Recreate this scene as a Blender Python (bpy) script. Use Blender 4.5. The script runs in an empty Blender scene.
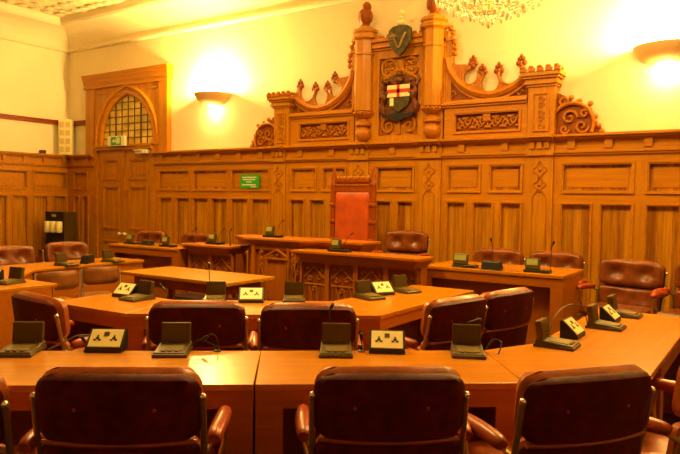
import bpy, math, random
from mathutils import Vector, Matrix
random.seed(7)
S = bpy.context.scene
C = S.collection
PI = math.pi
R = math.radians

# ------------------------------------------------------------------ materials
def nodes(name):
    m = bpy.data.materials.new(name); m.use_nodes = True
    nt = m.node_tree; b = nt.nodes['Principled BSDF']
    return m, nt, b

def wood(name, c1, c2, axis='Z', scale=1.0, rough=.35, coat=.0, bump=.05, plank=0.0):
    m, nt, b = nodes(name)
    N = nt.nodes; L = nt.links
    tc = N.new('ShaderNodeTexCoord'); mp = N.new('ShaderNodeMapping')
    s = {'X': (.5, 9, 9), 'Y': (9, .5, 9), 'Z': (9, 9, .5)}[axis]
    mp.inputs['Scale'].default_value = [v*scale for v in s]
    L.new(tc.outputs['Object'], mp.inputs['Vector'])
    n1 = N.new('ShaderNodeTexNoise'); n1.inputs['Scale'].default_value = 2.2; n1.inputs['Detail'].default_value = 5
    n1.inputs['Distortion'].default_value = .6
    L.new(mp.outputs[0], n1.inputs['Vector'])
    n2 = N.new('ShaderNodeTexNoise'); n2.inputs['Scale'].default_value = 9; n2.inputs['Detail'].default_value = 3
    L.new(mp.outputs[0], n2.inputs['Vector'])
    mx = N.new('ShaderNodeMath'); mx.operation = 'MULTIPLY_ADD'; mx.inputs[1].default_value = .35
    L.new(n2.outputs['Fac'], mx.inputs[0]); 
    sc = N.new('ShaderNodeMath'); sc.operation = 'MULTIPLY'; sc.inputs[1].default_value = .65
    L.new(n1.outputs['Fac'], sc.inputs[0]); L.new(sc.outputs[0], mx.inputs[2])
    src = mx.outputs[0]
    if plank:
        sx = N.new('ShaderNodeSeparateXYZ'); L.new(tc.outputs['Object'], sx.inputs[0])
        fl = N.new('ShaderNodeMath'); fl.operation = 'MULTIPLY'; fl.inputs[1].default_value = 1/plank
        L.new(sx.outputs['X'], fl.inputs[0])
        f2 = N.new('ShaderNodeMath'); f2.operation = 'FLOOR'; L.new(fl.outputs[0], f2.inputs[0])
        wn = N.new('ShaderNodeTexWhiteNoise'); wn.noise_dimensions = '1D'; L.new(f2.outputs[0], wn.inputs['W'])
        pa = N.new('ShaderNodeMath'); pa.operation = 'MULTIPLY_ADD'; pa.inputs[1].default_value = .3; 
        L.new(wn.outputs['Value'], pa.inputs[0])
        sb = N.new('ShaderNodeMath'); sb.operation = 'SUBTRACT'; sb.inputs[1].default_value = .15
        L.new(mx.outputs[0], sb.inputs[0]); L.new(sb.outputs[0], pa.inputs[2])
        src = pa.outputs[0]
    cr = N.new('ShaderNodeValToRGB'); cr.color_ramp.elements[0].position = .3; cr.color_ramp.elements[1].position = .7
    cr.color_ramp.elements[0].color = (*c1, 1); cr.color_ramp.elements[1].color = (*c2, 1)
    L.new(src, cr.inputs['Fac']); L.new(cr.outputs['Color'], b.inputs['Base Color'])
    b.inputs['Roughness'].default_value = rough
    b.inputs['Specular IOR Level'].default_value = .32
    b.inputs['Coat Weight'].default_value = coat*.6; b.inputs['Coat Roughness'].default_value = .12
    if bump:
        bp = N.new('ShaderNodeBump'); bp.inputs['Strength'].default_value = bump; bp.inputs['Distance'].default_value = .01
        L.new(mx.outputs[0], bp.inputs['Height']); L.new(bp.outputs['Normal'], b.inputs['Normal'])
    return m

def plain(name, col, rough=.5, metal=0.0, noise=0.0, nscale=8.0, bump=0.0, emit=None, estr=0, trans=0, spec=None):
    m, nt, b = nodes(name)
    N = nt.nodes; L = nt.links
    b.inputs['Roughness'].default_value = rough; b.inputs['Metallic'].default_value = metal
    if trans: b.inputs['Transmission Weight'].default_value = trans
    if spec is not None: b.inputs['Specular IOR Level'].default_value = spec
    tc = N.new('ShaderNodeTexCoord'); n1 = N.new('ShaderNodeTexNoise'); n1.inputs['Scale'].default_value = nscale
    n1.inputs['Detail'].default_value = 4
    L.new(tc.outputs['Object'], n1.inputs['Vector'])
    cr = N.new('ShaderNodeValToRGB')
    cr.color_ramp.elements[0].position = .35; cr.color_ramp.elements[1].position = .65
    cr.color_ramp.elements[0].color = (*[c*(1-noise) for c in col], 1)
    cr.color_ramp.elements[1].color = (*[min(1, c*(1+noise)) for c in col], 1)
    L.new(n1.outputs['Fac'], cr.inputs['Fac']); L.new(cr.outputs['Color'], b.inputs['Base Color'])
    if bump:
        bp = N.new('ShaderNodeBump'); bp.inputs['Strength'].default_value = bump; bp.inputs['Distance'].default_value = .02
        L.new(n1.outputs['Fac'], bp.inputs['Height']); L.new(bp.outputs['Normal'], b.inputs['Normal'])
    if emit:
        b.inputs['Emission Color'].default_value = (*emit, 1); b.inputs['Emission Strength'].default_value = estr
    return m

M = {}
M['plaster'] = plain('cream_plaster', (.84, .74, .50), .8, noise=.03, nscale=1.5)
M['plaster_relief'] = plain('moulded_plaster', (.86, .80, .50), .8, noise=.16, nscale=9, bump=1.0)
M['oak'] = wood('oak_panelling', (.38, .134, .001), (.60, .255, .002), 'Z', 1, .42, .15, .08)
M['oak_plank'] = wood('oak_boards', (.27, .084, .001), (.64, .285, .002), 'Z', 1, .45, .1, .08, plank=.085)
M['oak_h'] = wood('oak_rails', (.42, .144, .001), (.59, .245, .002), 'X', 1, .42, .15, .08)
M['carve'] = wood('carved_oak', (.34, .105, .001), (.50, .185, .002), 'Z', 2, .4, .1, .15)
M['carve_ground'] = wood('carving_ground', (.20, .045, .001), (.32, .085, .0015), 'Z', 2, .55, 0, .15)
M['oak_dark'] = wood('dark_oak', (.20, .035, .002), (.33, .072, .003), 'Z', 1, .4, .1, .1)
M['bench'] = wood('bench_oak', (.33, .082, .001), (.48, .150, .001), 'Z', 1, .4, .1, .1)
M['bench_h'] = wood('bench_oak_rails', (.36, .096, .001), (.50, .165, .001), 'X', 1, .38, .15, .1)
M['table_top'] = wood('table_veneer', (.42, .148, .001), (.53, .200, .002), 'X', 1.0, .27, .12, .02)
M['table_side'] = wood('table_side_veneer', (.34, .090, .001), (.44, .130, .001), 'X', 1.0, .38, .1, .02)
M['table_old'] = wood('old_table_top', (.38, .15, .001), (.58, .27, .003), 'X', 1.2, .3, .3, .04)
M['leather'] = plain('oxblood_leather', (.080, .005, .001), .5, noise=.25, nscale=20, bump=.08, spec=.22)
M['leather_rim'] = plain('orange_brown_leather', (.36, .085, .008), .32, noise=.2, nscale=12, bump=.1)  # brown leather with the bright reflections on the chair rims put into its colour
M['leather_tan'] = plain('brown_leather', (.17, .038, .003), .33, noise=.3, nscale=12, bump=.12)
M['leather_red'] = plain('red_leather', (.48, .080, .010), .4, noise=.15, nscale=6, bump=.1)
M['arm_leather'] = plain('armrest_leather', (.33, .050, .008), .32, noise=.15, nscale=14)
M['shell'] = plain('brown_chair_shell', (.21, .070, .008), .4, noise=.2, nscale=9)
M['metal'] = plain('brushed_aluminium', (.55, .44, .20), .28, .9)
M['bright'] = plain('polished_aluminium', (.9, .85, .7), .15, .9)
M['olive'] = plain('olive_grey_plastic', (.075, .047, .004), .38, noise=.1)
M['olive_l'] = plain('light_olive_plastic', (.15, .10, .014), .4, noise=.08)
M['black'] = plain('black_plastic', (.012, .010, .008), .4)
M['cream'] = plain('cream_socket_plate', (.86, .80, .38), .35)
M['screen'] = plain('display_glass', (.34, .36, .10), .2)
M['carpet'] = plain('dark_red_carpet', (.045, .010, .002), .95, noise=.4, nscale=60, bump=.4)
M['green'] = plain('green_sign', (.03, .42, .04), .4)
M['white'] = plain('white_paint', (.85, .83, .6), .4)
M['grille'] = plain('speaker_grille', (.66, .50, .22), .6)
M['rail'] = wood('picture_rail_wood', (.20, .028, .002), (.30, .05, .003), 'Y', 1, .4)
M['glass'] = plain('leaded_glass', (.72, .52, .10), .25, noise=.3, nscale=3.5)
M['lead'] = plain('lead_came', (.10, .055, .012), .6)
M['lamp_plaster'] = plain('plaster_lamp_bowl', (.86, .62, .30), .6)
M['diffuser'] = plain('lamp_diffuser', (.9, .8, .5), .5, emit=(1, .80, .40), estr=6)
M['bulb'] = plain('bulb', (.9, .8, .5), .5, emit=(1, .75, .3), estr=14)
M['crystal'] = plain('crystal', (.98, .93, .72), .05, noise=.04, trans=.35)
M['brass'] = plain('brass', (.75, .45, .10), .25, .9)
M['arm_red'] = plain('heraldic_red', (.60, .035, .01), .45)
M['arm_white'] = plain('heraldic_white', (.88, .80, .42), .45)
M['arm_green'] = plain('heraldic_green', (.060, .045, .006), .45, noise=.55, nscale=14)
M['arm_gilt'] = plain('tarnished_gilt', (.26, .15, .02), .45, noise=.3, nscale=20)
M['arm_brown'] = plain('heraldic_bronze', (.14, .035, .006), .4, noise=.5, nscale=14, bump=.3)
M['finial'] = wood('finial_wood', (.22, .048, .001), (.34, .085, .002), 'Z', 3, .4, .1, .3)
M['grey_cable'] = plain('grey_cable', (.20, .13, .06), .5)

# ------------------------------------------------------------------ mesh builder
class MB:
    def __init__(s): s.v = []; s.f = []
    def add(s, vs, fs):
        o = len(s.v); s.v += [tuple(v) for v in vs]; s.f += [tuple(i+o for i in f) for f in fs]; return s
    def box(s, x0, x1, y0, y1, z0, z1, T=None):
        vs = [(x, y, z) for z in (z0, z1) for y in (y0, y1) for x in (x0, x1)]
        if T: vs = [T @ Vector(v) for v in vs]
        return s.add(vs, [(0, 2, 3, 1), (4, 5, 7, 6), (0, 1, 5, 4), (2, 6, 7, 3), (0, 4, 6, 2), (1, 3, 7, 5)])
    def prism_z(s, pts, z0, z1):            # plan polygon
        n = len(pts)
        vs = [(x, y, z0) for x, y in pts]+[(x, y, z1) for x, y in pts]
        return s.add(vs, [tuple(reversed(range(n))), tuple(range(n, 2*n))]+[(i, (i+1) % n, n+(i+1) % n, n+i) for i in range(n)])
    def prism_y(s, pts, y0, y1):            # elevation polygon (x, z), y0 nearer the viewer
        n = len(pts)
        vs = [(x, y0, z) for x, z in pts]+[(x, y1, z) for x, z in pts]
        return s.add(vs, [tuple(range(n)), tuple(reversed(range(n, 2*n)))]+[(i, n+i, n+(i+1) % n, (i+1) % n) for i in range(n)])
    def strip(s, a, b, y0, y1):             # band between two polylines in (x, z)
        for i in range(len(a)-1):
            s.prism_y([a[i], a[i+1], b[i+1], b[i]], y0, y1)
        return s
    def tube(s, pts, r, n=6, closed=False, flat=1.0):
        P = [Vector(p) for p in pts]; m = len(P)
        rs = r if isinstance(r, (list, tuple)) else [r]*m
        vs = []
        prev = None
        for i in range(m):
            a = P[i-1] if (i > 0 or closed) else P[i]; c = P[(i+1) % m] if (i < m-1 or closed) else P[i]
            t = (c-a)
            if t.length < 1e-9: t = Vector((0, 0, 1))
            t.normalize()
            ref = prev if prev is not None else (Vector((0, 1, 0)) if abs(t.y) < .9 else Vector((1, 0, 0)))
            u = ref - t*ref.dot(t)
            if u.length < 1e-6: u = Vector((1, 0, 0)) - t*t.x
            u.normalize(); w = t.cross(u); prev = u
            for k in range(n):
                an = 2*PI*k/n
                vs.append(P[i]+u*math.cos(an)*rs[i]*flat+w*math.sin(an)*rs[i])
        fs = []
        for i in range(m if closed else m-1):
            for k in range(n):
                a = i*n+k; b = i*n+(k+1) % n; j = ((i+1) % m)*n
                fs.append((a, b, j+(k+1) % n, j+k))
        if not closed: fs += [tuple(reversed(range(n))), tuple(range((m-1)*n, m*n))]
        return s.add(vs, fs)
    def lathe(s, prof, c=(0, 0, 0), n=16, a0=0, a1=2*PI):
        full = abs(a1-a0-2*PI) < 1e-6; k = n if full else n+1
        vs = []
        for r, z in prof:
            for i in range(k):
                a = a0+(a1-a0)*i/n
                vs.append((c[0]+r*math.cos(a), c[1]+r*math.sin(a), c[2]+z))
        fs = []
        for j in range(len(prof)-1):
            for i in range(n):
                i2 = (i+1) % k
                fs.append((j*k+i, j*k+i2, (j+1)*k+i2, (j+1)*k+i))
        if full:
            fs += [tuple(reversed(range(k))), tuple(range((len(prof)-1)*k, len(prof)*k))]
        return s.add(vs, fs)
    def ball(s, c, r, sx=1, sy=1, sz=1, n=8):
        prof = [(max(1e-4, r*math.sin(PI*i/n)), -r*math.cos(PI*i/n)) for i in range(n+1)]
        o = len(s.v); s.lathe(prof, (0, 0, 0), max(8, n))
        for i in range(o, len(s.v)):
            v = s.v[i]; s.v[i] = (c[0]+v[0]*sx, c[1]+v[1]*sy, c[2]+v[2]*sz)
        return s
    def build(s, name, mat, parent=None, smooth=False, bevel=0.0, world=True, seg=2):
        me = bpy.data.meshes.new(name)
        vs = s.v
        if parent is not None and world:
            inv = wm(parent).inverted(); vs = [inv @ Vector(v) for v in vs]
        me.from_pydata([tuple(v) for v in vs], [], s.f); me.update()
        me.materials.append(M[mat] if isinstance(mat, str) else mat)
        if smooth:
            for p in me.polygons: p.use_smooth = True
        o = bpy.data.objects.new(name, me); C.objects.link(o)
        if parent is not None: o.parent = parent
        if smooth:
            try: me.set_sharp_from_angle(angle=R(45))
            except Exception: pass
        if bevel:
            b = o.modifiers.new('bevel', 'BEVEL'); b.width = bevel; b.segments = seg; b.limit_method = 'ANGLE'
        return o

def wm(o):
    m = Matrix.LocRotScale(o.location, o.rotation_euler, o.scale)
    return wm(o.parent) @ m if o.parent else m

def tag(o, label, cat, group=None, kind=None):
    o['label'] = label; o['category'] = cat
    if group: o['group'] = group
    if kind: o['kind'] = kind
    return o
def thing(name, label, cat, loc=(0, 0, 0), rz=0, group=None):
    o = bpy.data.objects.new(name, None); C.objects.link(o); o.location = loc; o.rotation_euler = (0, 0, rz)
    o.empty_display_size = .1
    return tag(o, label, cat, group)
def struct(o): o['kind'] = 'structure'; return o
def sempty(name, loc=(0, 0, 0)):
    o = bpy.data.objects.new(name, None); C.objects.link(o); o.location = loc; o['kind'] = 'structure'; return o
def copy_tree(o, parent=None):
    c = o.copy(); C.objects.link(c)
    if parent: c.parent = parent
    for ch in [k for k in bpy.data.objects if k.parent == o and k.name in KIDS.get(o.name, ())]:
        copy_tree(ch, c)
    return c
KIDS = {}
def freeze_kids(root):
    allc = list(bpy.data.objects)
    def rec(o):
        KIDS[o.name] = [k.name for k in allc if k.parent == o]
        for k in allc:
            if k.parent == o: rec(k)
    rec(root)
def dup(root, loc, rz, label=None, group=None):
    SC = (1, 1, 1)
    allo = bpy.data.objects
    def rec(o, parent):
        c = o.copy(); C.objects.link(c)
        if parent: c.parent = parent
        for n in KIDS.get(o.name, ()): rec(allo[n], c)
        return c
    r = rec(root, None); r.location = loc; r.rotation_euler = (0, 0, rz)
    if label: r['label'] = label
    if group: r['group'] = group
    return r
def face(dx, dy): return math.atan2(-dx, dy)       # local +Y looks along (dx, dy)

# ------------------------------------------------------------------ room
XL, XR, YB, YF, ZC = -12.7, 3.3, 8.48, -4.5, 5.12
struct(MB().box(XL-.2, XR+.2, YF-.2, YB+.2, -.1, 0).build('floor', 'carpet'))
struct(MB().box(XL-.2, XR+.2, YB, YB+.2, 0, 5.3).build('wall_back', 'plaster'))
struct(MB().box(XL-.2, XL, YF, YB, 0, 5.3).build('wall_left', 'plaster'))
struct(MB().box(XR, XR+.2, YF, YB, 0, 5.3).build('wall_right', 'plaster'))
struct(MB().box(XL-.2, XR+.2, YF-.2, YF, 0, 5.3).build('wall_front', 'plaster'))
ce = MB()
# relief ceiling as a fine grid so the plaster ornament is real relief
nx, ny = 90, 75
vs = []
for j in range(ny+1):
    for i in range(nx+1):
        x = XL+(XR-XL)*i/nx; y = YF+(YB-YF)*j/ny
        vs.append((x, y, ZC+.05+.02*math.sin(x*7.1)*math.sin(y*6.3)+.012*math.sin(x*17+y*5)))
ce.add(vs, [(j*(nx+1)+i, (j+1)*(nx+1)+i, (j+1)*(nx+1)+i+1, j*(nx+1)+i+1) for j in range(ny) for i in range(nx)])
ce.box(XL, XR, YF, YB, ZC+.12, ZC+.2)
struct(ce.build('ceiling', 'plaster_relief', smooth=True))
# coved cornice around the room
def cove():
    prof = [(0, 4.63), (.045, 4.64), (.06, 4.67), (.05, 4.70), (.03, 4.71)]
    for k in range(9):
        a = PI/2*k/8
        prof.append((.03+.45*(1-math.cos(a)), 4.72+.34*math.sin(a)))
    prof += [(.50, 5.03), (.54, 5.02), (.58, 5.06), (.60, 5.12), (.60, 5.2), (0, 5.2)]
    mb = MB(); n = len(prof)
    for ring in range(1):
        vs = []
        for d, z in prof:
            vs += [(XL+d, YF+d, z), (XR-d, YF+d, z), (XR-d, YB-d, z), (XL+d, YB-d, z)]
        fs = [(j*4+i, j*4+(i+1) % 4, (j+1)*4+(i+1) % 4, (j+1)*4+i) for j in range(n-1) for i in range(4)]
        mb.add(vs, fs)
    return mb
struct(cove().build('trim_1', 'plaster'))
# ornamental plaster border bosses next to the cove
bo = MB()
for i in range(58):
    x = XL+.85+i*.25
    bo.ball((x, YB-.78, ZC+.02), .10, 1, .8, .2, 6); bo.ball((x+.12, YB-1.08, ZC+.03), .075, 1, 1, .2, 6)
for i in range(40):
    y = YB-1.0-i*.25
    bo.ball((XL+.80, y, ZC+.02), .10, .8, 1, .2, 6); bo.ball((XL+1.10, y+.12, ZC+.03), .075, 1, 1, .2, 6)
struct(bo.build('trim_2', 'plaster', smooth=True))
# platforms under the wall desks and the dais
struct(MB().box(XL, XR, 6.08, YB, 0, .08).build('floor_step', 'carpet'))
struct(MB().box(-6.98, -3.12, 6.16, YB, .08, .25).build('floor_dais', 'carpet'))

# ------------------------------------------------------------------ dado panelling
def panel(mb, x0, x1, z0, z1, y, fr, fw=.035):
    """recess moulding round a field: frame ring fr in front of field"""
    yo = y-.022
    for k, (a, d) in enumerate(((0, 0), (fw*.5, .012))):
        X0, X1, Z0, Z1 = x0+a, x1-a, z0+a, z1-a; w = fw*.55
        yy = yo+d
        fr.box(X0, X1, yy, y+.03, Z0, Z0+w); fr.box(X0, X1, yy, y+.03, Z1-w, Z1)
        fr.box(X0, X0+w, yy, y+.03, Z0+w, Z1-w); fr.box(X1-w, X1, yy, y+.03, Z0+w, Z1-w)
YD = YB-.10         # face of stiles and rails
YP = YB-.055        # face of panels
def dado_section(name, x0, x1, uppers, lowers, T=None, dent=True):
    """uppers/lowers: lists of (xa, xb) openings; stiles fill what lies between"""
    st = MB(); ra = MB(); mo = MB(); pl = MB()
    def row(z0, z1, ops):
        cur = x0
        for a, b in ops+[(x1, None)]:
            if a > cur+1e-4: st.box(cur, a, YD, YB-.01, z0, z1)
            cur = b
    zu0, zu1, zl0, zl1 = 1.722, 2.11, .30, 1.605
    row(zu0, zu1, uppers); row(zl0, zl1, lowers)
    ra.box(x0, x1, YD, YB-.01, zu1, 2.20); ra.box(x0, x1, YD, YB-.01, zl1, zu0); ra.box(x0, x1, YD, YB-.01, .16, zl0)
    pl.box(x0, x1, YP, YB-.012, zl0-.01, zu1+.01)
    for a, b in uppers:
        panel(None, a, b, zu0, zu1, YD, mo); mo.box(a+.075, b-.075, YP-.010, YP+.01, zu0+.075, zu1-.075)
    for a, b in lowers: panel(None, a, b, zl0, zl1, YD, mo, .028)
    co = MB()
    for z0, z1, d in ((2.20, 2.225, .03), (2.225, 2.25, .05), (2.25, 2.275, .035), (2.275, 2.375, .015), (2.375, 2.395, .06), (2.395, 2.42, .095), (2.42, 2.45, .13)):
        co.box(x0, x1, YD-d, YB, z0, z1)
    if dent:
        n = max(1, int((x1-x0)/.42))
        for i in range(n):
            xc = x0+(i+.5)*(x1-x0)/n
            co.box(xc-.045, xc+.045, YD-.055, YD, 2.275, 2.375)
    bb = MB(); bb.box(x0, x1, YD-.03, YB, 0, .16); bb.box(x0, x1, YD-.018, YB, .16, .19)
    root = sempty(name, (0, 0, 0))
    objs = [st.build('stile', 'oak', root), ra.build('rail', 'oak_h', root), mo.build('moulding', 'oak_h', root),
            pl.build('boarding', 'oak_plank', root), co.build('cornice', 'oak_h', root), bb.build('skirting', 'oak_h', root)]
    if T is not None:
        for o in objs:
            o.data.transform(T)
    return root
def even(a, b, n, gap):
    w = (b-a-gap*(n-1))/n
    return [(a+i*(w+gap), a+i*(w+gap)+w) for i in range(n)]
dado_section('trim_3', XL+.10, -11.66, [(-12.40, -11.90)], [(-12.40, -12.18), (-12.10, -11.88)])
dado_section('trim_4', -9.88, -6.95, [(-9.76, -8.91), (-8.83, -7.96), (-7.90, -7.02)],
             [(-9.72, -9.36), (-9.27, -8.90), (-8.83, -8.42), (-8.36, -7.96), (-7.89, -7.49), (-7.42, -7.00)])
dado_section('trim_5', -6.68, -5.45, [(-6.58, -6.06), (-5.97, -5.50)], even(-6.60, -5.50, 3, .08))
dado_section('trim_6', -5.10, -4.28, [(-4.99, -4.34)], even(-4.99, -4.34, 2, .07))
dado_section('trim_7', -3.92, -2.71, [(-3.85, -3.34), (-3.24, -2.77)], even(-3.85, -2.77, 3, .08))
dado_section('trim_8', -2.38, XR, [(-2.29, -1.43), (-1.31, -.45), (-.33, .53), (.65, 1.51), (1.63, 2.49), (2.61, 3.2)],
             even(-2.29, -1.43, 2, .08)+even(-1.31, -.45, 2, .08)+even(-.33, .53, 2, .08)+even(.65, 1.51, 2, .08)+even(1.63, 2.49, 2, .08)+[(2.61, 2.86), (2.94, 3.2)])
# left wall dado: build along X then turn onto the wall x = XL
def side_T(): return Matrix.Translation((XL, YB, 0)) @ Matrix.Rotation(R(90), 4, 'Z') @ Matrix.Translation((0, -YB, 0))
ups = []; lows = []
y = -.12
while y > -12.6:
    ups.append((y-.77, y)); lows += [(y-.77, y-.43), (y-.34, y)]
    y -= .87
ups.sort(); lows.sort()
dado_section('trim_9', -12.8, -.0, ups, lows, T=side_T())
# right and front wall dado, simpler but real
def plain_dado(name, x0, x1, y0, y1):
    mb = MB().box(x0, x1, y0, y1, 0, 2.38); 
    struct(mb.build(name, 'oak_plank'))
plain_dado('trim_10', XR-.06, XR, YF, YB-.1)
plain_dado('trim_11', XL, XR, YF, YF+.06)
# picture rail on the left wall and its return
pr_ = MB().box(XL, XL+.05, YF, YB, 3.09, 3.18); pr_.box(XL, -12.08, YB-.05, YB, 3.09, 3.18)
pr_.box(XL, XL+.065, YF, YB, 3.155, 3.18)
struct(pr_.build('trim_12', 'rail'))

# carved pilasters of the dado (with pierced pattern)
def quatre(mb, x, z, s, y, r=.012):
    """small carved lozenge motif"""
    pts = []
    for i in range(24):
        a = 2*PI*i/24; rr = s*(1+.25*math.cos(4*a))
        pts.append((x+rr*.8*math.sin(a), y, z+rr*math.cos(a)))
    mb.tube(pts, r, 5, closed=True)
def dado_pilaster(x0, x1):
    root = sempty('trim_13')
    w = x1-x0; xc = (x0+x1)/2; y = YD-.03
    sh = MB(); sh.box(x0, x1, y, YB-.01, .0, 2.2)
    for z0, z1, d in ((2.20, 2.25, .04), (2.25, 2.28, .03), (2.28, 2.375, .02), (2.375, 2.395, .07), (2.395, 2.42, .105), (2.42, 2.455, .14)):
        sh.box(x0-.015, x1+.015, y-d, YB, z0, z1)
    for k in range(3): sh.box(xc+(k-1)*w*.28-.03, xc+(k-1)*w*.28+.03, y-.055, y, 2.285, 2.37)
    sh.box(x0-.01, x1+.01, y-.03, YB, 0, .2)
    sh.build('shaft', 'oak', root)
    ca = MB()
    quatre(ca, xc, 2.02, .085, y-.004); quatre(ca, xc, 1.83, .075, y-.004)
    pts = [(xc-.09, y-.004, 1.60), (xc-.085, y-.004, 1.68), (xc-.04, y-.004, 1.74), (xc, y-.004, 1.77), (xc+.04, y-.004, 1.74), (xc+.085, y-.004, 1.68), (xc+.09, y-.004, 1.60)]
    ca.tube(pts, .012, 5)
    for sx in (-.09, .09): ca.tube([(xc+sx, y-.004, 1.62), (xc+sx, y-.004, .4)], .010, 5)
    ca.ball((xc, y, 2.02), .03, 1, .6, 1, 6); ca.ball((xc, y, 1.83), .03, 1, .6, 1, 6)
    ca.build('carved_tracery', 'carve', root, smooth=True)
for a, b in ((-6.95, -6.68), (-5.45, -5.10), (-4.28, -3.92), (-2.71, -2.38)): dado_pilaster(a, b)

# ------------------------------------------------------------------ door with arched overlight
ds = sempty('trim_14')       # surround
SX0, SX1, AC = -11.96, -9.52, -10.70
yS = YB-.085
def arch_pts(hw, zs, za, n=12, xc=AC):
    """pointed arch from left springing to right springing"""
    h = za-zs; rr = (hw*hw+h*h)/(2*hw)
    L_ = []
    for i in range(n+1):
        z = zs+h*i/n
        x = -hw + rr - math.sqrt(max(0, rr*rr-(z-zs)**2))
        L_.append((xc+x, z))
    return L_+[(2*xc-x, z) for x, z in reversed(L_[:-1])]
ZS, ZA = 2.72, 3.64
A = arch_pts(.80, ZS, ZA)
fld = MB()
# field with pointed opening: strips left, right, above
half = len(A)//2
lp = [(A[0][0], 2.55)]+A[:half+1]
fld.strip([(SX0, z) for x, z in lp], lp, yS, YB-.01)
rp = A[half:]+[(A[-1][0], 2.55)]
fld.strip(rp, [(SX1, z) for x, z in rp], yS, YB-.01)
fld.box(SX0, SX1, yS, YB-.01, ZA, 3.80)
fld.box(SX0-.012, SX0+.26, yS-.025, YB-.005, 2.452, 3.798); fld.box(SX1-.22, SX1+.012, yS-.025, YB-.005, 2.452, 3.798)
fld.box(SX0+.25, -11.5, yS+.002, YB-.012, 2.453, 2.556); fld.box(-9.9, SX1-.21, yS+.002, YB-.012, 2.453, 2.556)
fld.build('arched_field', 'oak', ds)
arm = MB()
A1 = arch_pts(.80, ZS, ZA); A2 = arch_pts(.92, ZS, ZA+.13)
path = [(A2[0][0]+.0, 2.60)]+A2+[(A2[-1][0], 2.60)]
arm.tube([(x, yS-.01, z) for x, z in path], .035, 6)
path = [(A1[0][0], 2.60)]+A1+[(A1[-1][0], 2.60)]
arm.tube([(x, yS+.02, z) for x, z in path], .045, 6)
arm.build('arch_moulding', 'oak_h', ds, smooth=True)
ch = MB()
for z0, z1, d in ((3.78, 3.82, .055), (3.82, 3.87, .045), (3.87, 3.91, .055), (3.91, 3.97, .06), (3.97, 4.02, .075), (4.02, 4.06, .085)):
    ch.box(SX0-d*.8, SX1+d*.8, yS-d, YB, z0, z1)
for a, b in ((-11.66, -11.28), (-10.1, -9.78)): ch.box(a, b, yS-.02, yS+.01, 3.66, 3.69)
ch.build('cornice', 'oak_h', ds)
# the two leaves + transom + overlight
dr = sempty('door_1', (AC, YB-.09, 0))
tr = MB().box(-11.62, -9.9, YB-.16, YB-.03, 2.52, 2.60); tr.box(-11.62, -9.9, YB-.19, YB-.03, 2.58, 2.62)
tr.box(-11.66, -11.58, YB-.12, YB-.01, 0, 2.52); tr.box(-9.94, -9.86, YB-.12, YB-.01, 0, 2.52)
tr.build('door_frame', 'oak_h', dr)
for sgn, x0, x1 in ((-1, -11.58, -10.78), (1, -10.77, -9.94)):
    lf = MB().box(x0, x1, YB-.07, YB-.02, .08, 2.52)
    leaf = lf.build('door_leaf', 'oak', dr)
    mo = MB()
    for z0, z1 in ((1.93, 2.35), (.95, 1.81), (.25, .72)):
        panel(None, x0+.16, x1-.13, z0, z1, YB-.085, mo, .05)
        mo.box(x0+.24, x1-.21, YB-.08, YB-.06, z0+.09, z1-.09)
    for za, zb in ((2.35, 2.519), (1.81, 1.93), (.72, .95), (.081, .25)): mo.box(x0+.16, x1-.13, YB-.085, YB-.06, za, zb)
    mo.box(x0+.001, x0+.16, YB-.085, YB-.06, .081, 2.519); mo.box(x1-.13, x1-.001, YB-.085, YB-.06, .081, 2.519)
    mo.build('door_panels', 'oak', leaf)
    kx = x1-.07 if sgn < 0 else x0+.08
    kn = MB().ball((kx, YB-.14, .86), .034); kn.tube([(kx, YB-.13, .86), (kx, YB-.08, .86)], .014)
    kn.build('door_knob', 'white', leaf, smooth=True)
MB().box(-10.80, -10.74, YB-.105, YB-.085, 2.12, 2.50).build('door_bolt', 'oak_h', dr)
MB().box(-10.74, -10.67, YB-.10, YB-.085, 1.60, 1.74).build('lock_plate', 'brass', dr)
cl = MB().box(-10.30, -9.98, YB-.20, YB-.10, 2.43, 2.50); cl.box(-10.30, -10.1, YB-.24, YB-.20, 2.48, 2.50)
cl.build('door_closer', 'white', dr)
ov = MB()
gp = arch_pts(.76, ZS, ZA-.04); n = len(gp)
poly = [(gp[0][0], 2.62)]+gp+[(gp[-1][0], 2.62)]
ov.prism_y(list(reversed(poly)), YB-.035, YB-.015)
wroot = sempty('window_1', (AC, YB-.03, 2.62))
ov.build('leaded_pane', 'glass', wroot)
ld = MB()
def inside(x, z):
    h = ZA-.04-ZS; hw = .76; rr = (hw*hw+h*h)/(2*hw)
    if z <= ZS: return abs(x-AC) <= hw
    if z > ZA-.04: return False
    xx = hw-rr+math.sqrt(max(0, rr*rr-(z-ZS)**2))
    return abs(x-AC) <= xx
for i in range(1, 8):
    x = AC-.76+1.52*i/8; z = 2.62
    while inside(x, z): z += .02
    w = .018 if i in (2, 6) else .008
    ld.box(x-w, x+w, YB-.05, YB-.03, 2.62, z)
for j in range(1, 8):
    z = 2.62+.14*j; x = 0
    while inside(AC+x, z): x += .02
    if x > .03: ld.box(AC-x, AC+x, YB-.048, YB-.03, z-.007, z+.007)
ld.build('lead_cames', 'lead', wroot)

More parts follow.
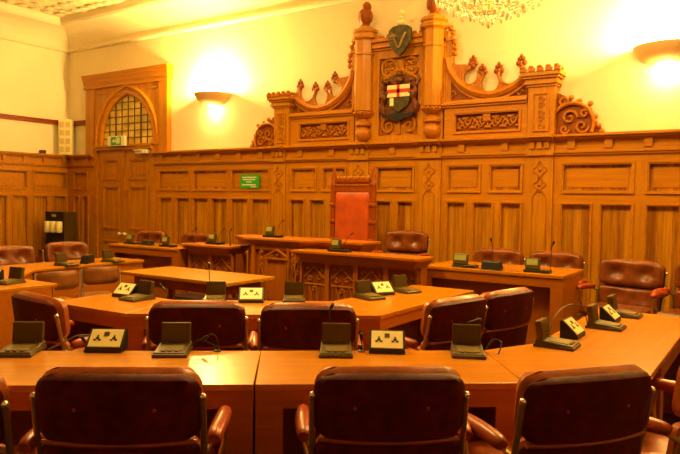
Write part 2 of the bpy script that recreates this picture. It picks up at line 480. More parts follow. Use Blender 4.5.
# exit sign
ex = thing('exit_sign', 'small illuminated fire exit sign with green pictogram above the double door', 'sign', (-10.86, YB-.20, 2.60))
MB().box(-11.08, -10.56, YB-.24, YB-.19, 2.585, 2.78).build('sign_box', 'white', ex, bevel=.006)
MB().box(-10.97, -10.67, YB-.245, YB-.236, 2.605, 2.765).build('green_panel', 'green', ex)
pg = MB()
pg.box(-10.77, -10.70, YB-.25, YB-.243, 2.63, 2.745)
pg.prism_y([(-10.93, 2.685), (-10.87, 2.64), (-10.87, 2.67), (-10.83, 2.67), (-10.83, 2.70), (-10.87, 2.70), (-10.87, 2.73)], YB-.25, YB-.243)
pg.ball((-10.80, YB-.246, 2.745), .014, 1, .3, 1, 6)
pg.tube([(-10.80, YB-.247, 2.725), (-10.81, YB-.247, 2.68), (-10.785, YB-.247, 2.65), (-10.80, YB-.247, 2.62)], .010, 5)
pg.build('running_figure', 'white', ex)

# green notice on the panelling
sg = thing('notice_sign', 'small green notice with white lettering fixed to the upper wall panelling', 'sign', (-7.46, YD, 1.78))
MB().box(-7.66, -7.24, YD-.02, YD-.005, 1.77, 2.0).build('sign_plate', 'green', sg)
for a, b, z, h in ((-7.62, -7.30, 1.955, .022), (-7.60, -7.33, 1.918, .022), (-7.52, -7.40, 1.878, .018), (-7.62, -7.31, 1.83, .022), (-7.42, -7.30, 1.795, .016)):
    x = a; tx = MB()
    while x < b:
        w = random.uniform(.02, .04); tx.box(x, min(b, x+w), YD-.0235, YD-.019, z-h/2, z+h/2); x += w+.008
    tx.build('lettering', 'white', sg)

# ------------------------------------------------------------------ carved overmantel (pediment)
pe = thing('carved_pediment', 'tall carved oak pediment with columns and tracery rising above the wall panelling', 'pediment', (-4.65, YB-.14, 2.455))
YQ = YB-.14
def frame_block(name, x0, x1, z0, z1, y, mat='oak'):
    return MB().box(x0, x1, y, YB-.005, z0, z1).build(name, mat, pe)
def scroll(mb, x, z, s, y, d=1, turns=1.3, r=.014, a0=0):
    pts = []; rs = []
    for i in range(18):
        t = i/17; a = a0+d*t*turns*2*PI; q = s*(1-t*.85)
        pts.append((x+q*math.cos(a), y-.01*t, z+q*math.sin(a))); rs.append(r*(1-.4*t)+.002)
    mb.tube(pts, rs, 5)
def foliage(mb, x0, x1, z0, z1, y, n):
    w = (x1-x0)/n; h = (z1-z0)
    for i in range(n):
        x = x0+(i+.5)*w; d = 1 if i % 2 else -1
        scroll(mb, x, (z0+z1)/2+d*h*.08, min(w*.55, h*.40), y, d, 1.3, .013, d*PI/2)
        mb.tube([(x-w*.5, y, z0+h*.2 if d > 0 else z1-h*.2), (x, y, (z0+z1)/2-d*h*.1), (x+w*.5, y, z1-h*.2 if d > 0 else z0+h*.2)], [.01, .018, .01], 5)
        for k in (-1, 1):
            mb.ball((x+k*w*.38, y, (z0+z1)/2-k*d*h*.28), .028, 1.3, .5, .8, 6)
for side, (a, b) in ((0, (-6.57, -5.36)), (1, (-3.90, -2.72))):
    # lower frieze with carved panel
    f = MB(); f.box(a, b, YQ, YB-.005, 2.45, 2.52); f.box(a, b, YQ, YB-.005, 2.81, 2.88)
    pa, pb = (a+.16, b-.08)
    f.box(a, pa, YQ, YB-.005, 2.52, 2.81); f.box(pb, b, YQ, YB-.005, 2.52, 2.81)
    panel(None, pa, pb, 2.52, 2.81, YQ, f, .03)
    f.box(a, b, YQ-.03, YB-.005, 2.88, 2.91); f.box(a, b, YQ-.06, YB-.005, 2.91, 2.94); f.box(a, b, YQ-.035, YB-.005, 2.94, 2.97)
    f.build('frieze', 'oak_h', pe)
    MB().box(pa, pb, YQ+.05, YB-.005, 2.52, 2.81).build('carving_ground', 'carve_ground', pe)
    c = MB(); foliage(c, pa+.05, pb-.05, 2.555, 2.775, YQ+.035, 8)
    xm = (pa+pb)/2
    c.box(xm-.05, xm+.05, YQ+.0, YQ+.06, 2.68, 2.77)
    c.build('carved_foliage', 'carve', pe, smooth=True)
# swooping open cresting
bandR = [(-3.86, 3.56), (-3.83, 3.42), (-3.75, 3.29), (-3.62, 3.16), (-3.43, 3.06), (-3.22, 3.02), (-3.02, 3.06), (-2.86, 3.14), (-2.74, 3.24)]
def dense(P, k=4):
    out = []
    n = len(P)
    for i in range(n-1):
        p0 = P[max(0, i-1)]; p1 = P[i]; p2 = P[i+1]; p3 = P[min(n-1, i+2)]
        for j in range(k):
            t = j/k
            out.append(tuple(.5*((2*p1[c])+(-p0[c]+p2[c])*t+(2*p0[c]-5*p1[c]+4*p2[c]-p3[c])*t*t+(-p0[c]+3*p1[c]-3*p2[c]+p3[c])*t**3) for c in range(len(p1))))
    return out+[P[-1]]
def leaf_finial(mb, x, z, y, s=1.0, lean=0):
    for dx, dz, r in ((0, .03, .035), (-.035, .055, .03), (.035, .055, .03), (-.022, .10, .028), (.022, .10, .028), (0, .135, .022)):
        mb.ball((x+dx*s+lean*dz, y, z+dz*s), r*s, 1, .8, 1.1, 6)
XC = -4.63
def swoop(mir):
    f = (lambda x: 2*XC-x) if mir else (lambda x: x)
    band = dense(bandR, 4)
    c = MB(); g = MB(); l = MB()
    # moulded band
    c.tube([(f(x), YQ+.02, z) for x, z in band], .05, 6); 
    low = [(x+.0, z-.075) for x, z in band]
    c.tube([(f(x), YQ+.035, z) for x, z in low], .028, 5)
    for i in range(len(band)-1):
        q = [(f(band[i][0]), band[i][1]), (f(band[i+1][0]), band[i+1][1]), (f(band[i+1][0]), band[i+1][1]-.08), (f(band[i][0]), band[i][1]-.08)]
        if not mir: q = list(reversed(q))
        c.prism_y(q, YQ+.03, YB-.02)
    # spandrel ground below band
    for i in range(len(band)-1):
        q = [(f(band[i][0]), band[i][1]-.05), (f(band[i+1][0]), band[i+1][1]-.05), (f(band[i+1][0]), 2.96), (f(band[i][0]), 2.96)]
        if not mir: q = list(reversed(q))
        g.prism_y(q, YQ+.06, YB-.02)
    # cusps rising from the band between the scalloped lobes
    def arc(cx, cz, q, a0, a1, n=7):
        return [(cx+q*math.cos(R(a0+(a1-a0)*i/n)), cz+q*math.sin(R(a0+(a1-a0)*i/n))) for i in range(n+1)]
    c1, c2, c3 = (-3.53, 3.29, .10), (-3.25, 3.185, .125), (-2.98, 3.29, .14)
    webs = [[(-3.86, 3.50), (-3.72, 3.47), (-3.60, 3.46), (-3.51, 3.43)]+arc(*c1, 95, 262)+[(-3.66, 3.17), (-3.78, 3.30)],
            arc(*c1, 278, 372)+[(-3.385, 3.31), (-3.345, 3.30)]+arc(*c2, 140, 255)+[(-3.35, 3.03), (-3.50, 3.08)],
            arc(*c2, 285, 398)+[(-3.155, 3.31), (-3.11, 3.31)]+arc(*c3, 172, 262)+[(-2.98, 3.06), (-3.14, 3.02)],
            arc(*c3, 285, 378)+[(-2.86, 3.38), (-2.81, 3.38), (-2.74, 3.26), (-2.78, 3.18), (-2.90, 3.11)]]
    for w_ in webs:
        q = [(f(x), z) for x, z in w_]
        if mir: q = list(reversed(q))
        c.prism_y(q, YQ+.035, YB-.05)
    for cx, cz, q, a0, a1 in ((*c1, 95, 372), (*c2, 140, 398), (*c3, 172, 378)):
        c.tube([(f(x), YQ+.04, z) for x, z in arc(cx, cz, q+.012, a0, a1, 18)], .016, 6)
    for x, z in ((-3.50, 3.43), (-3.365, 3.30), (-3.135, 3.30), (-2.835, 3.37)):
        l = MB(); leaf_finial(l, f(x), z-.03, YQ+.06, 1.15); l.build('leaf_finial', 'finial', pe, smooth=True)
    scroll(c, f(-3.79), 3.06, .06, YQ+.045, 1, 1.1, .012); scroll(c, f(-2.84), 3.02, .05, YQ+.045, 1, 1.1, .012)
    scroll(c, f(-2.78), 3.14, .05, YQ+.045, -1, 1.1, .012)
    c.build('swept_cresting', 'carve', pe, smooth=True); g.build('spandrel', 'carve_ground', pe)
    # carved end scroll outside the corner pilaster
    e = MB(); eg = MB()
    out = [(-2.35, 2.98), (-2.26, 2.93), (-2.18, 2.86), (-2.08, 2.84), (-1.98, 2.79), (-1.92, 2.69), (-1.90, 2.60), (-1.85, 2.56), (-1.80, 2.46)]
    out = [(f(x), z) for x, z in out]
    poly = [(f(-2.36), 2.455)]+out
    eg.prism_y(poly if mir else list(reversed(poly)), YQ+.06, YB-.02)
    e.tube([(f(-2.17+.26*math.cos(R(a))), YQ+.03, 2.58+.26*math.sin(R(a))) for a in range(-25, 200, 15)], .024, 6)
    for sx, sz, s_, d in ((-2.20, 2.66, .10, 1), (-2.05, 2.55, .09, -1), (-2.26, 2.52, .06, -1), (-2.02, 2.70, .06, 1), (-2.28, 2.86, .06, 1)):
        scroll(e, f(sx), sz, s_, YQ+.035, d if not mir else -d, 1.3, .018)
    for x, z in ((-2.19, 2.91), (-2.09, 2.86), (-1.96, 2.82), (-1.90, 2.66), (-1.86, 2.55), (-1.82, 2.48)):
        e.ball((f(x), YQ+.05, z), .035, 1, .8, 1, 6)
    e.build('end_scroll', 'carve', pe, smooth=True); eg.build('end_scroll_ground', 'carve_ground', pe)
swoop(False); swoop(True)
# corner pilasters
for x0, x1 in ((-6.87, -6.57), (-2.70, -2.37)):
    xc = (x0+x1)/2; w = (x1-x0)/2
    b = MB(); b.box(x0, x1, YQ-.05, YB-.005, 2.45, 3.06)
    panel(None, x0+.06, x1-.06, 2.50, 2.98, YQ-.05, b, .025)
    for z0, z1, d in ((3.06, 3.09, .02), (3.09, 3.13, .045), (3.13, 3.16, .03), (3.16, 3.19, .06), (3.19, 3.24, .085)):
        b.box(x0-d, x1+d, YQ-.05-d, YB-.005, z0, z1)
    b.build('corner_pilaster', 'oak', pe)
    k = MB()
    for i in range(5):
        xx = xc+(i-2)*(w+.05)*.5
        k.box(xx-.038, xx+.038, YQ-.15, YQ-.09, 3.24, 3.285); k.ball((xx-.01, YQ-.12, 3.30), .03, 1.2, 1, .7, 6)
    for j in range(1, 3):
        for sx in (-1, 1): k.ball((xc+sx*(w+.06), YQ-.12+j*.07, 3.28), .032, 1, 1, .9, 6)
    k.build('battlement_cresting', 'carve', pe, smooth=True)
    c = MB()
    for i in range(5): scroll(c, xc, 2.57+i*.085, .045, YQ-.055, 1 if i % 2 else -1, 1.2, .010)
    c.build('carved_strip', 'carve', pe, smooth=True)
# tall octagonal columns
for ci, (xc, zt) in enumerate(((-5.17, 4.08), (-4.05, 4.10))):
    o8 = lambda r: r
    sh = MB()
    yc = YQ-.02
    prof = [(.03, 2.80), (.09, 2.82), (.15, 2.86), (.125, 2.90), (.155, 2.915), (.155, 3.30), (.15, 3.72), (.165, 3.73), (.165, 3.75), (.15, 3.76), (.15, zt-.14)]
    sh.lathe(prof, (xc, yc, 0), 8, PI/8, 2*PI+PI/8)
    sh.build('octagonal_column', 'oak', pe)
    cp = MB(); cp.lathe([(.15, zt-.14), (.20, zt-.11), (.20, zt-.06), (.17, zt-.03), (.19, zt-.02), (.19, zt+.02), (.12, zt+.04), (.10, zt+.07)], (xc, yc, 0), 8, PI/8, 2*PI+PI/8)
    cp.build('column_capital', 'oak', pe)
    rg = MB()
    for k in range(16):
        a = 2*PI*k/16; rg.ball((xc+.15*math.cos(a), yc+.15*math.sin(a), 2.885), .02, n=6)
    rg.build('beaded_ring', 'carve', pe, smooth=True)
    bs = MB(); bs.ball((xc, yc-.02, 2.58), .125, 1, .9, .95, 10); bs.lathe([(.05, 2.66), (.13, 2.70), (.13, 2.74), (.06, 2.80)], (xc, yc, 0), 12)
    bs.build('carved_boss', 'carve', pe, smooth=True)
    bk = MB(); bk.box(xc-.17, xc+.17, YQ+.0, YB-.005, 2.45, zt-.16)
    bk.build('column_backing', 'oak', pe)
    # heraldic beast-like figure finial
    fi = MB(); z = zt+.05
    fi.lathe([(.07, 0), (.09, .02), (.06, .05), (.085, .10), (.11, .18), (.10, .24), (.06, .28)], (xc, yc, z), 10)
    fi.ball((xc+.02, yc, z+.31), .075, .9, 1, 1.05, 8)
    fi.ball((xc-.075, yc-.02, z+.17), .05, .8, .8, 1.6, 6); fi.ball((xc+.085, yc, z+.16), .045, .7, .9, 1.9, 6)
    fi.build('carved_finial', 'finial', pe, smooth=True)
# shoulders beside the columns with stepped crockets
for sx, x0, x1 in ((1, -3.90, -3.80), (-1, -5.42, -5.32)):
    b = MB(); b.box(x0, x1, YQ+.02, YB-.005, 2.97, 3.80); b.box(x0-.02, x1+.02, YQ-.0, YB-.005, 3.80, 3.84)
    b.build('column_shoulder', 'oak', pe)
    k = MB(); xe = x1 if sx > 0 else x0
    for i, (dx, z) in enumerate(((-.02, 3.97), (.02, 3.90), (.0, 3.84), (.045, 3.78), (.055, 3.70), (.05, 3.62))):
        k.ball((xe+sx*dx, YQ+.03, z), .042, 1, .9, 1, 6)
    k.build('crockets', 'carve', pe, smooth=True)
# centre bay
b = MB(); b.box(-5.0, -4.22, YQ+.06, YB-.005, 2.45, 3.78)
b.box(-5.0, -4.22, YQ+.0, YB-.005, 3.66, 3.78); b.box(-5.0, -4.22, YQ+.0, YB-.005, 2.45, 2.54)
b.box(-5.0, -4.93, YQ+.0, YB-.005, 2.54, 3.66); b.box(-4.29, -4.22, YQ+.0, YB-.005, 2.54, 3.66)
b.build('centre_panel', 'oak', pe)
b = MB()
for z0, z1, d in ((3.78, 3.81, .03), (3.81, 3.86, .07), (3.86, 3.89, .05), (3.89, 3.94, .09)): b.box(-5.02, -4.2, YQ-d, YB-.005, z0, z1)
b.build('centre_cornice', 'oak_h', pe)
b = MB()
for i in range(8):
    x = -4.98+.105*i; b.ball((x, YQ-.03, 3.965), .04, 1, .7, .8, 6)
b.build('centre_cresting', 'carve', pe, smooth=True)
t = MB(); yt = YQ+.035
for cx in (-4.78, -4.44):
    t.tube([(cx+.125*math.cos(2*PI*i/20), yt, 3.52+.125*math.sin(2*PI*i/20)) for i in range(20)], .020, 6, closed=True)
    for k in range(4):
        a = PI/4+k*PI/2; scroll(t, cx+.06*math.cos(a), 3.52+.06*math.sin(a), .04, yt, 1, 1, .012)
t.tube(dense([(-4.93, yt, 3.10), (-4.92, yt, 3.30), (-4.80, yt, 3.40), (-4.61, yt, 3.48), (-4.42, yt, 3.40), (-4.30, yt, 3.30), (-4.29, yt, 3.10)]), .024, 6)
t.build('tracery', 'oak', pe, smooth=True)
t = MB()
for cx, d in ((-4.78, 1), (-4.44, -1)):
    scroll(t, cx, 2.68, .12, yt, d, 1.4, .020, PI/2); scroll(t, cx-.02*d, 2.84, .08, yt, -d, 1.2, .016)
t.tube([(-4.61, yt, 2.56), (-4.61, yt, 2.80)], [.03, .015], 6)
scroll(t, -4.88, 2.60, .05, yt, 1, 1, .012); scroll(t, -4.34, 2.60, .05, yt, -1, 1, .012)
t.build('scroll_carving', 'carve', pe, smooth=True)

# coat of arms in the centre bay
ca = thing('coat_of_arms', 'painted coat of arms with red cross on white shield and dark supporters', 'coat of arms', (-4.60, YQ, 2.76))
g = MB(); yA = YQ+.0
g.prism_y(list(reversed([(-4.86, 2.84), (-4.90, 3.15), (-4.84, 3.36), (-4.70, 3.42), (-4.50, 3.42), (-4.36, 3.36), (-4.30, 3.15), (-4.34, 2.84), (-4.60, 2.74)])), yA+.0, yA+.06)
g.build('mantling', 'arm_brown', ca, bevel=.02)
sh = MB(); sh.prism_y(list(reversed([(-4.77, 3.26), (-4.40, 3.26), (-4.40, 3.05), (-4.43, 2.96), (-4.585, 2.86), (-4.74, 2.96), (-4.77, 3.05)])), yA-.04, yA+.0)
shield = sh.build('shield', 'arm_green', ca, bevel=.01)
w = MB()
for x0, x1 in ((-4.765, -4.605), (-4.56, -4.40)):
    w.box(x0, x1, yA-.05, yA-.038, 3.085, 3.255)
w.box(-4.72, -4.66, yA-.05, yA-.038, 2.96, 3.07)
w.build('white_field', 'arm_white', shield)
r = MB(); r.box(-4.765, -4.40, yA-.056, yA-.045, 3.145, 3.195); r.box(-4.605, -4.56, yA-.056, yA-.045, 3.085, 3.255)
r.build('red_cross', 'arm_red', shield)
for sx in (-1, 1):
    s_ = MB(); xc = -4.585+sx*.235
    s_.tube(dense([(xc+sx*.02, yA-.01, 2.84), (xc+sx*.05, yA-.02, 2.96), (xc, yA-.03, 3.06), (xc+sx*.03, yA-.03, 3.18), (xc-sx*.01, yA-.03, 3.27)]), [.03+.02*math.sin(i*.5)**2 for i in range(17)], 7)
    s_.ball((xc-sx*.02, yA-.04, 3.31), .045, 1.3, 1, 1, 7)
    s_.tube([(xc, yA-.03, 3.16), (xc-sx*.07, yA-.05, 3.14)], .018, 5)
    s_.tube([(xc+sx*.02, yA-.02, 3.22), (xc+sx*.08, yA-.0, 3.32), (xc+sx*.06, yA, 3.38)], [.03, .025, .008], 5)
    s_.build('supporter', 'arm_brown', ca, smooth=True)
h = MB(); h.ball((-4.585, yA-.03, 3.33), .07, 1, .8, .9, 8); h.ball((-4.585, yA-.03, 3.41), .045, 1.1, .7, 1, 8)
h.build('helmet_crest', 'arm_brown', ca, smooth=True)
m_ = MB()
m_.prism_y(list(reversed([(-4.88, 2.87), (-4.74, 2.84), (-4.60, 2.87), (-4.46, 2.84), (-4.32, 2.87), (-4.36, 2.80), (-4.48, 2.78), (-4.60, 2.74), (-4.72, 2.78), (-4.84, 2.80)])), yA-.045, yA-.01)
m_.build('motto_ribbon', 'black', ca)

# crested shield on the cornice
cs = thing('crested_shield', 'dark painted shield with small pale crest above the centre cornice', 'shield', (-4.60, YQ-.14, 3.70))
s_ = MB(); s_.prism_y(list(reversed([(-4.78, 4.05), (-4.72, 4.10), (-4.60, 4.12), (-4.48, 4.10), (-4.42, 4.05), (-4.44, 3.86), (-4.52, 3.75), (-4.60, 3.68), (-4.69, 3.75), (-4.77, 3.86)])), YQ-.18, YQ-.12)
s_.build('shield', 'arm_green', cs, bevel=.015)
s_ = MB(); s_.tube(dense([(-4.72, YQ-.19, 4.02), (-4.66, YQ-.20, 3.9), (-4.60, YQ-.2, 3.80), (-4.55, YQ-.2, 3.90), (-4.50, YQ-.19, 4.0)]), .016, 5)
scroll(s_, -4.70, 3.94, .05, YQ-.19, 1, 1.2, .014); s_.ball((-4.77, YQ-.16, 3.98), .035, 1, .8, 1.4, 6)
s_.build('gilt_charge', 'arm_gilt', cs, smooth=True)
s_ = MB(); s_.ball((-4.60, YQ-.14, 4.15), .06, 1, .8, .8, 7); s_.ball((-4.60, YQ-.14, 4.22), .03); s_.ball((-4.59, YQ-.14, 4.28), .04, 1, .8, 1.2, 7)
s_.build('crest', 'arm_white', cs, smooth=True)
s_ = MB().box(-4.64, -4.56, YQ-.13, YQ+.02, 3.84, 3.90); s_.build('bracket', 'lead', cs)


for o in [k for k in bpy.data.objects if k.parent == cs]: o.location = (.09, 0, -.05)
# ------------------------------------------------------------------ wall lamps
def wall_lamp(x, label):
    y = YB; z = 3.36
    root = thing('wall_lamp', label, 'lamp', (x, y-.01, z-.12), 0, 'plaster bowl uplighters on the end wall')
    b = MB(); b.lathe([(.14, -.14), (.22, -.12), (.31, -.05), (.37, .03), (.385, .07), (.37, .075), (.35, .035), (.29, -.035), (.19, -.10), (.14, -.125)], (x, y-.005, z), 24, PI, 2*PI)
    b.build('bowl', 'lamp_plaster', root, smooth=True)
    d = MB(); d.lathe([(.14, -.130), (.07, -.136), (.002, -.138)], (x, y-.005, z), 24, PI, 2*PI)
    d.build('glass_diffuser', 'diffuser', root, smooth=True)
    bl = MB().tube([(x-.10, y-.12, z-.02), (x+.10, y-.12, z-.02)], .02, 8); bl.build('bulb', 'bulb', root, smooth=True)
    for nm, loc, e, r in (('uplight', (x, y-.23, z+.10), LAMP_UP, .05), ('downlight', (x, y-.10, z-.20), LAMP_DN, .04)):
        l = bpy.data.lights.new(nm, 'POINT'); l.energy = e; l.color = (1, .63, .175); l.shadow_soft_size = r*2.5
        lo = bpy.data.objects.new(nm, l); C.objects.link(lo); lo.parent = root
        lo.location = Vector(loc)-Vector(root.location)
LAMP_UP, LAMP_DN = 640, 30
wall_lamp(-8.36, 'plaster bowl wall lamp glowing between the arched door and the pediment')
wall_lamp(-1.13, 'plaster bowl wall lamp glowing at the right end of the wall')

# ------------------------------------------------------------------ chandelier
CX, CY, CZ = -2.14, 5.45, 3.19
chd = thing('chandelier', 'crystal chandelier hanging from the ceiling, its lowest drops in view', 'chandelier', (CX, CY, CZ))
fr = MB()
for r_, z_ in ((.16, .03), (.30, .08), (.44, .16), (.50, .28), (.30, .9)):
    fr.tube([(CX+r_*math.cos(2*PI*i/28), CY+r_*math.sin(2*PI*i/28), CZ+z_+.04) for i in range(28)], .005, 5, closed=True)
for k in range(8):
    a = 2*PI*k/8; ca_, sa = math.cos(a), math.sin(a)
    fr.tube([(CX+r_*ca_, CY+r_*sa, CZ+z_+.04) for r_, z_ in ((.02, 0), (.16, .03), (.30, .08), (.44, .16), (.50, .28), (.30, .9), (.04, 1.1))], .004, 5)
fr.tube([(CX, CY, CZ+.02), (CX, CY, ZC+.12)], .014, 6)
fr.build('brass_frame', 'brass', chd, smooth=True)
dm = MB()
dm.lathe([(.002, -.045), (.014, -.030), (.018, -.012), (.010, .012), (.002, .03)], (0, 0, 0), 6)
sw = MB()
for r_, z_, n in ((.07, .01, 14), (.11, .02, 22), (.22, .06, 44), (.26, .075, 50), (.35, .12, 66), (.40, .15, 76), (.46, .20, 90), (.48, .25, 90), (.49, .33, 90)):
    for i in range(n):
        a = 2*PI*i/n+r_*9; q = r_+random.uniform(-.012, .012); sw.ball((CX+q*math.cos(a), CY+q*math.sin(a), CZ+z_+random.uniform(-.02, .02)), random.uniform(.007, .013), n=4)
sg_ = sw.build('crystal_beads', 'crystal', chd); sg_['kind'] = 'stuff'
first = None; cnt = 0
spots = [(0, 0, -.03)]
for r_, z_, n in ((.16, .03, 12), (.30, .08, 20), (.44, .16, 28), (.50, .28, 30)):
    for i in range(n): spots.append((r_*math.cos(2*PI*i/n+r_), r_*math.sin(2*PI*i/n+r_), z_))
for x, y, z in spots:
    if first is None:
        first = dm.build('crystal_drop', 'crystal', chd, world=False); o = first
    else:
        o = first.copy(); C.objects.link(o)
    o.location = (x, y, z); s = random.uniform(.8, 1.35); o.scale = (s, s, s*1.1); o.rotation_euler = (0, 0, random.random()*3)
for k in range(8):
    a = 2*PI*k/8+.2; x, y = CX+.42*math.cos(a), CY+.42*math.sin(a)
    cb = MB(); cb.tube([(x, y, CZ+.42), (x, y, CZ+.52)], .014, 6); cb.tube([(CX+.48*math.cos(a), CY+.48*math.sin(a), CZ+.32), (x, y, CZ+.42)], .008, 5)
    cd = cb.build('candle', 'white', chd, smooth=True)
    MB().ball((x, y, CZ+.555), .022, 1, 1, 1.7, 8).build('bulb', 'bulb', cd, smooth=True)
l = bpy.data.lights.new('chandelier_glow', 'POINT'); l.energy = 55; l.color = (1, .62, .175); l.shadow_soft_size = .35
lo = bpy.data.objects.new('chandelier_glow', l); C.objects.link(lo); lo.parent = chd; lo.location = (0, 0, .75)
def fill_lamp(x, y, e, label):  # unseen fixture added around an area light that fills the room
    t = thing('ceiling_light', label, 'ceiling light', (x, y, ZC-.02))
    MB().lathe([(.36, .06), (.42, .05), (.44, 0), (.42, -.05), (.38, -.06)], (0, 0, 0), 28).build('rim', 'brass', t, world=False, smooth=True)
    MB().lathe([(.375, -.055), (.25, -.09), (.10, -.11), (.002, -.115)], (0, 0, 0), 28).build('glass_bowl', 'diffuser', t, world=False, smooth=True)
    l = bpy.data.lights.new('lamp', 'AREA'); l.shape = 'DISK'; l.size = .7; l.energy = e; l.color = (1, .62, .175)
    o = bpy.data.objects.new('lamp', l); C.objects.link(o); o.parent = t; o.location = (0, 0, -.14)
fill_lamp(-7.6, 5.0, 70, 'round ceiling light over the left of the room, above the view')
fill_lamp(-4.6, 4.3, 200, 'round ceiling light over the middle of the room, above the view')
fill_lamp(-1.0, 5.4, 130, 'round ceiling light over the right of the room, above the view')

# ------------------------------------------------------------------ column loudspeaker and coffee machine on the left
sp = thing('column_speaker', 'cream column loudspeaker with square grille pattern in the left corner', 'loudspeaker', (-12.49, 8.27, 2.455), R(42))
MB().box(-.13, .13, -.10, .10, 0, .74).build('cabinet', 'cream', sp, world=False, bevel=.01)
g = MB()
for i in range(2):
    for j in range(4):
        x = -.060+.120*i; z = .115+.17*j
        MB().box(x-.045, x+.045, -.112, -.10, z-.055, z+.055).build('grille_square', 'grille', sp, world=False, bevel=.004)
bx = thing('small_sensor', 'tiny dark box on the panelling ledge left of the cream loudspeaker', 'sensor', (XL+.08, 7.82, 2.455))
b = MB().box(-.05, .05, -.05, .05, 0, .075); b.build('housing', 'lead', bx, world=False, bevel=.01)
MB().tube([(.05, 0, .04), (.065, 0, .04)], .02, 8).build('lens', 'black', bx, world=False)

stb = thing('side_table', 'small dark side table under the drinks machine by the left wall', 'table', (-11.98, 7.80, .08))
MB().box(-.3, .3, -.32, .32, .42, .45).build('tabletop', 'oak_dark', stb, world=False, bevel=.005)
for sx in (-1, 1):
    for sy in (-1, 1):
        MB().box(sx*.27-.025, sx*.27+.025, sy*.28-.025, sy*.28+.025, 0, .42).build('leg', 'oak_dark', stb, world=False)
cm = thing('drinks_machine', 'black drinks machine with pale canisters standing against the left wall', 'drinks machine', (-11.98, 7.80, .53), R(16))
MB().box(-.215, .215, -.14, .22, 0, .75).build('housing', 'olive', cm, world=False, bevel=.01)
MB().box(-.215, .215, -.18, -.13, .56, .75).build('control_head', 'black', cm, world=False, bevel=.008)
MB().box(-.215, .215, -.16, -.14, .0, .56).build('front_panel', 'black', cm, world=False)
MB().box(-.05, .05, -.19, -.175, .65, .70).build('display', 'screen', cm, world=False)
for i in (-1, 0, 1):
    MB().lathe([(.055, .34), (.065, .36), (.065, .54), (.05, .56)], (i*.135, -.20, 0), 10).build('canister', 'cream', cm, world=False, smooth=True)
    MB().tube([(i*.135, -.20, .30), (i*.135, -.20, .34)], .02, 8).build('spout', 'black', cm, world=False)
for i in (-.5, .5):
    MB().lathe([(.028, .005), (.036, .11), (.030, .11), (.024, .01)], (i*.135, -.21, .0), 10).build('cup', 'white', cm, world=False, smooth=True)
MB().box(-.215, .215, -.27, -.16, -.0, .012).build('drip_tray', 'black', cm, world=False)
for sx in (-1, 1): MB().box(sx*.19-.02, sx*.19+.02, -.1, .2, -.0, .01).build('foot', 'black', cm, world=False)

# ------------------------------------------------------------------ tables
def desk(name, label, front0, front1, back1, back0, zt=.75, z0=0, extra=None, legs=(1, 1), group=None, apron=.085, modesty=True, th=.032, top='table_top', side='table_side', legw=.13):
    """front0->front1 is the users' edge, seen left to right from the users' side"""
    f0 = Vector((*front0, 0)); f1 = Vector((*front1, 0)); d = (f1-f0); L_ = d.length; d.normalize()
    rz = math.atan2(d.y, d.x)
    root = thing(name, label, 'table', (f0.x, f0.y, z0), rz, group)
    inv = wm(root).inverted()
    P = [inv @ Vector((*p, 0)) for p in ([front0, front1]+(extra or [])+[back1, back0])]
    P = [(p.x, p.y) for p in P]
    H = zt-z0
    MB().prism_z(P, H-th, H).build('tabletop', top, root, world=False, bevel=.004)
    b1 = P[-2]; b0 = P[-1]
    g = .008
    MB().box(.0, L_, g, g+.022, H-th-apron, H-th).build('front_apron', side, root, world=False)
    if modesty:
        dd = (Vector((*b1, 0))-Vector((*b0, 0)))
        n_ = Vector((-dd.y, dd.x, 0)).normalized()*-.05
        p = [Vector((*b0, 0))+n_*.6, Vector((*b1, 0))+n_*.6, Vector((*b1, 0))+n_, Vector((*b0, 0))+n_]
        MB().prism_z([(q.x, q.y) for q in p], .18, H-th).build('modesty_panel', side, root, world=False)
    for k, (x, xb) in enumerate(((0, b0), (L_, b1))):
        if not legs[k]: continue
        s = 1 if k == 0 else -1
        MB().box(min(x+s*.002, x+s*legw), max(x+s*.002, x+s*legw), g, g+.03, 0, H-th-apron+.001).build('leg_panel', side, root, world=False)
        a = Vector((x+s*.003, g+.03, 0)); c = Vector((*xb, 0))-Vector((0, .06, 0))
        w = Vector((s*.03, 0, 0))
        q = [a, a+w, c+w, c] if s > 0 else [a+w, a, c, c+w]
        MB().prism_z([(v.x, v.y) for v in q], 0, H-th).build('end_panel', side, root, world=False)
    return root
e1 = Vector((.79, .613)); n1 = Vector((-.613, .79))
def off(p, n, d): return (p[0]+n[0]*d, p[1]+n[1]*d)
J = (-1.97, 2.25); FO = (-3.56, 1.02); WR = (-.97, 3.03); FC = (-.50, 3.395); BC = (-1.19, 3.70)
desk('conference_table', 'nearest conference table at lower left, two chairs drawn up to it', FO, J, off(J, n1, .67), (-3.80, 1.69))
desk('conference_table', 'nearest conference table right of the centre joint, one chair in front', (J[0]+.006, J[1]+.005), WR, off(WR, n1, .67), off(J, n1, .67))
desk('conference_table', 'corner conference table turning the nearest row towards the right', (WR[0]+.004, WR[1]+.004), FC, (-1.19, 3.95), off(WR, n1, .67), extra=[(-.50, 3.95)], legs=(0, 0), modesty=False)
desk('conference_table', 'conference table running from the right corner back towards the wall', (-.50, 3.954), (-.50, 5.56), (-1.19, 5.56), (-1.19, 3.954))
desk('conference_table', 'conference table outside the lower left of the near row', (-5.1, 1.02), (FO[0]-.004, FO[1]), (-3.80, 1.69), (-5.1, 1.69))
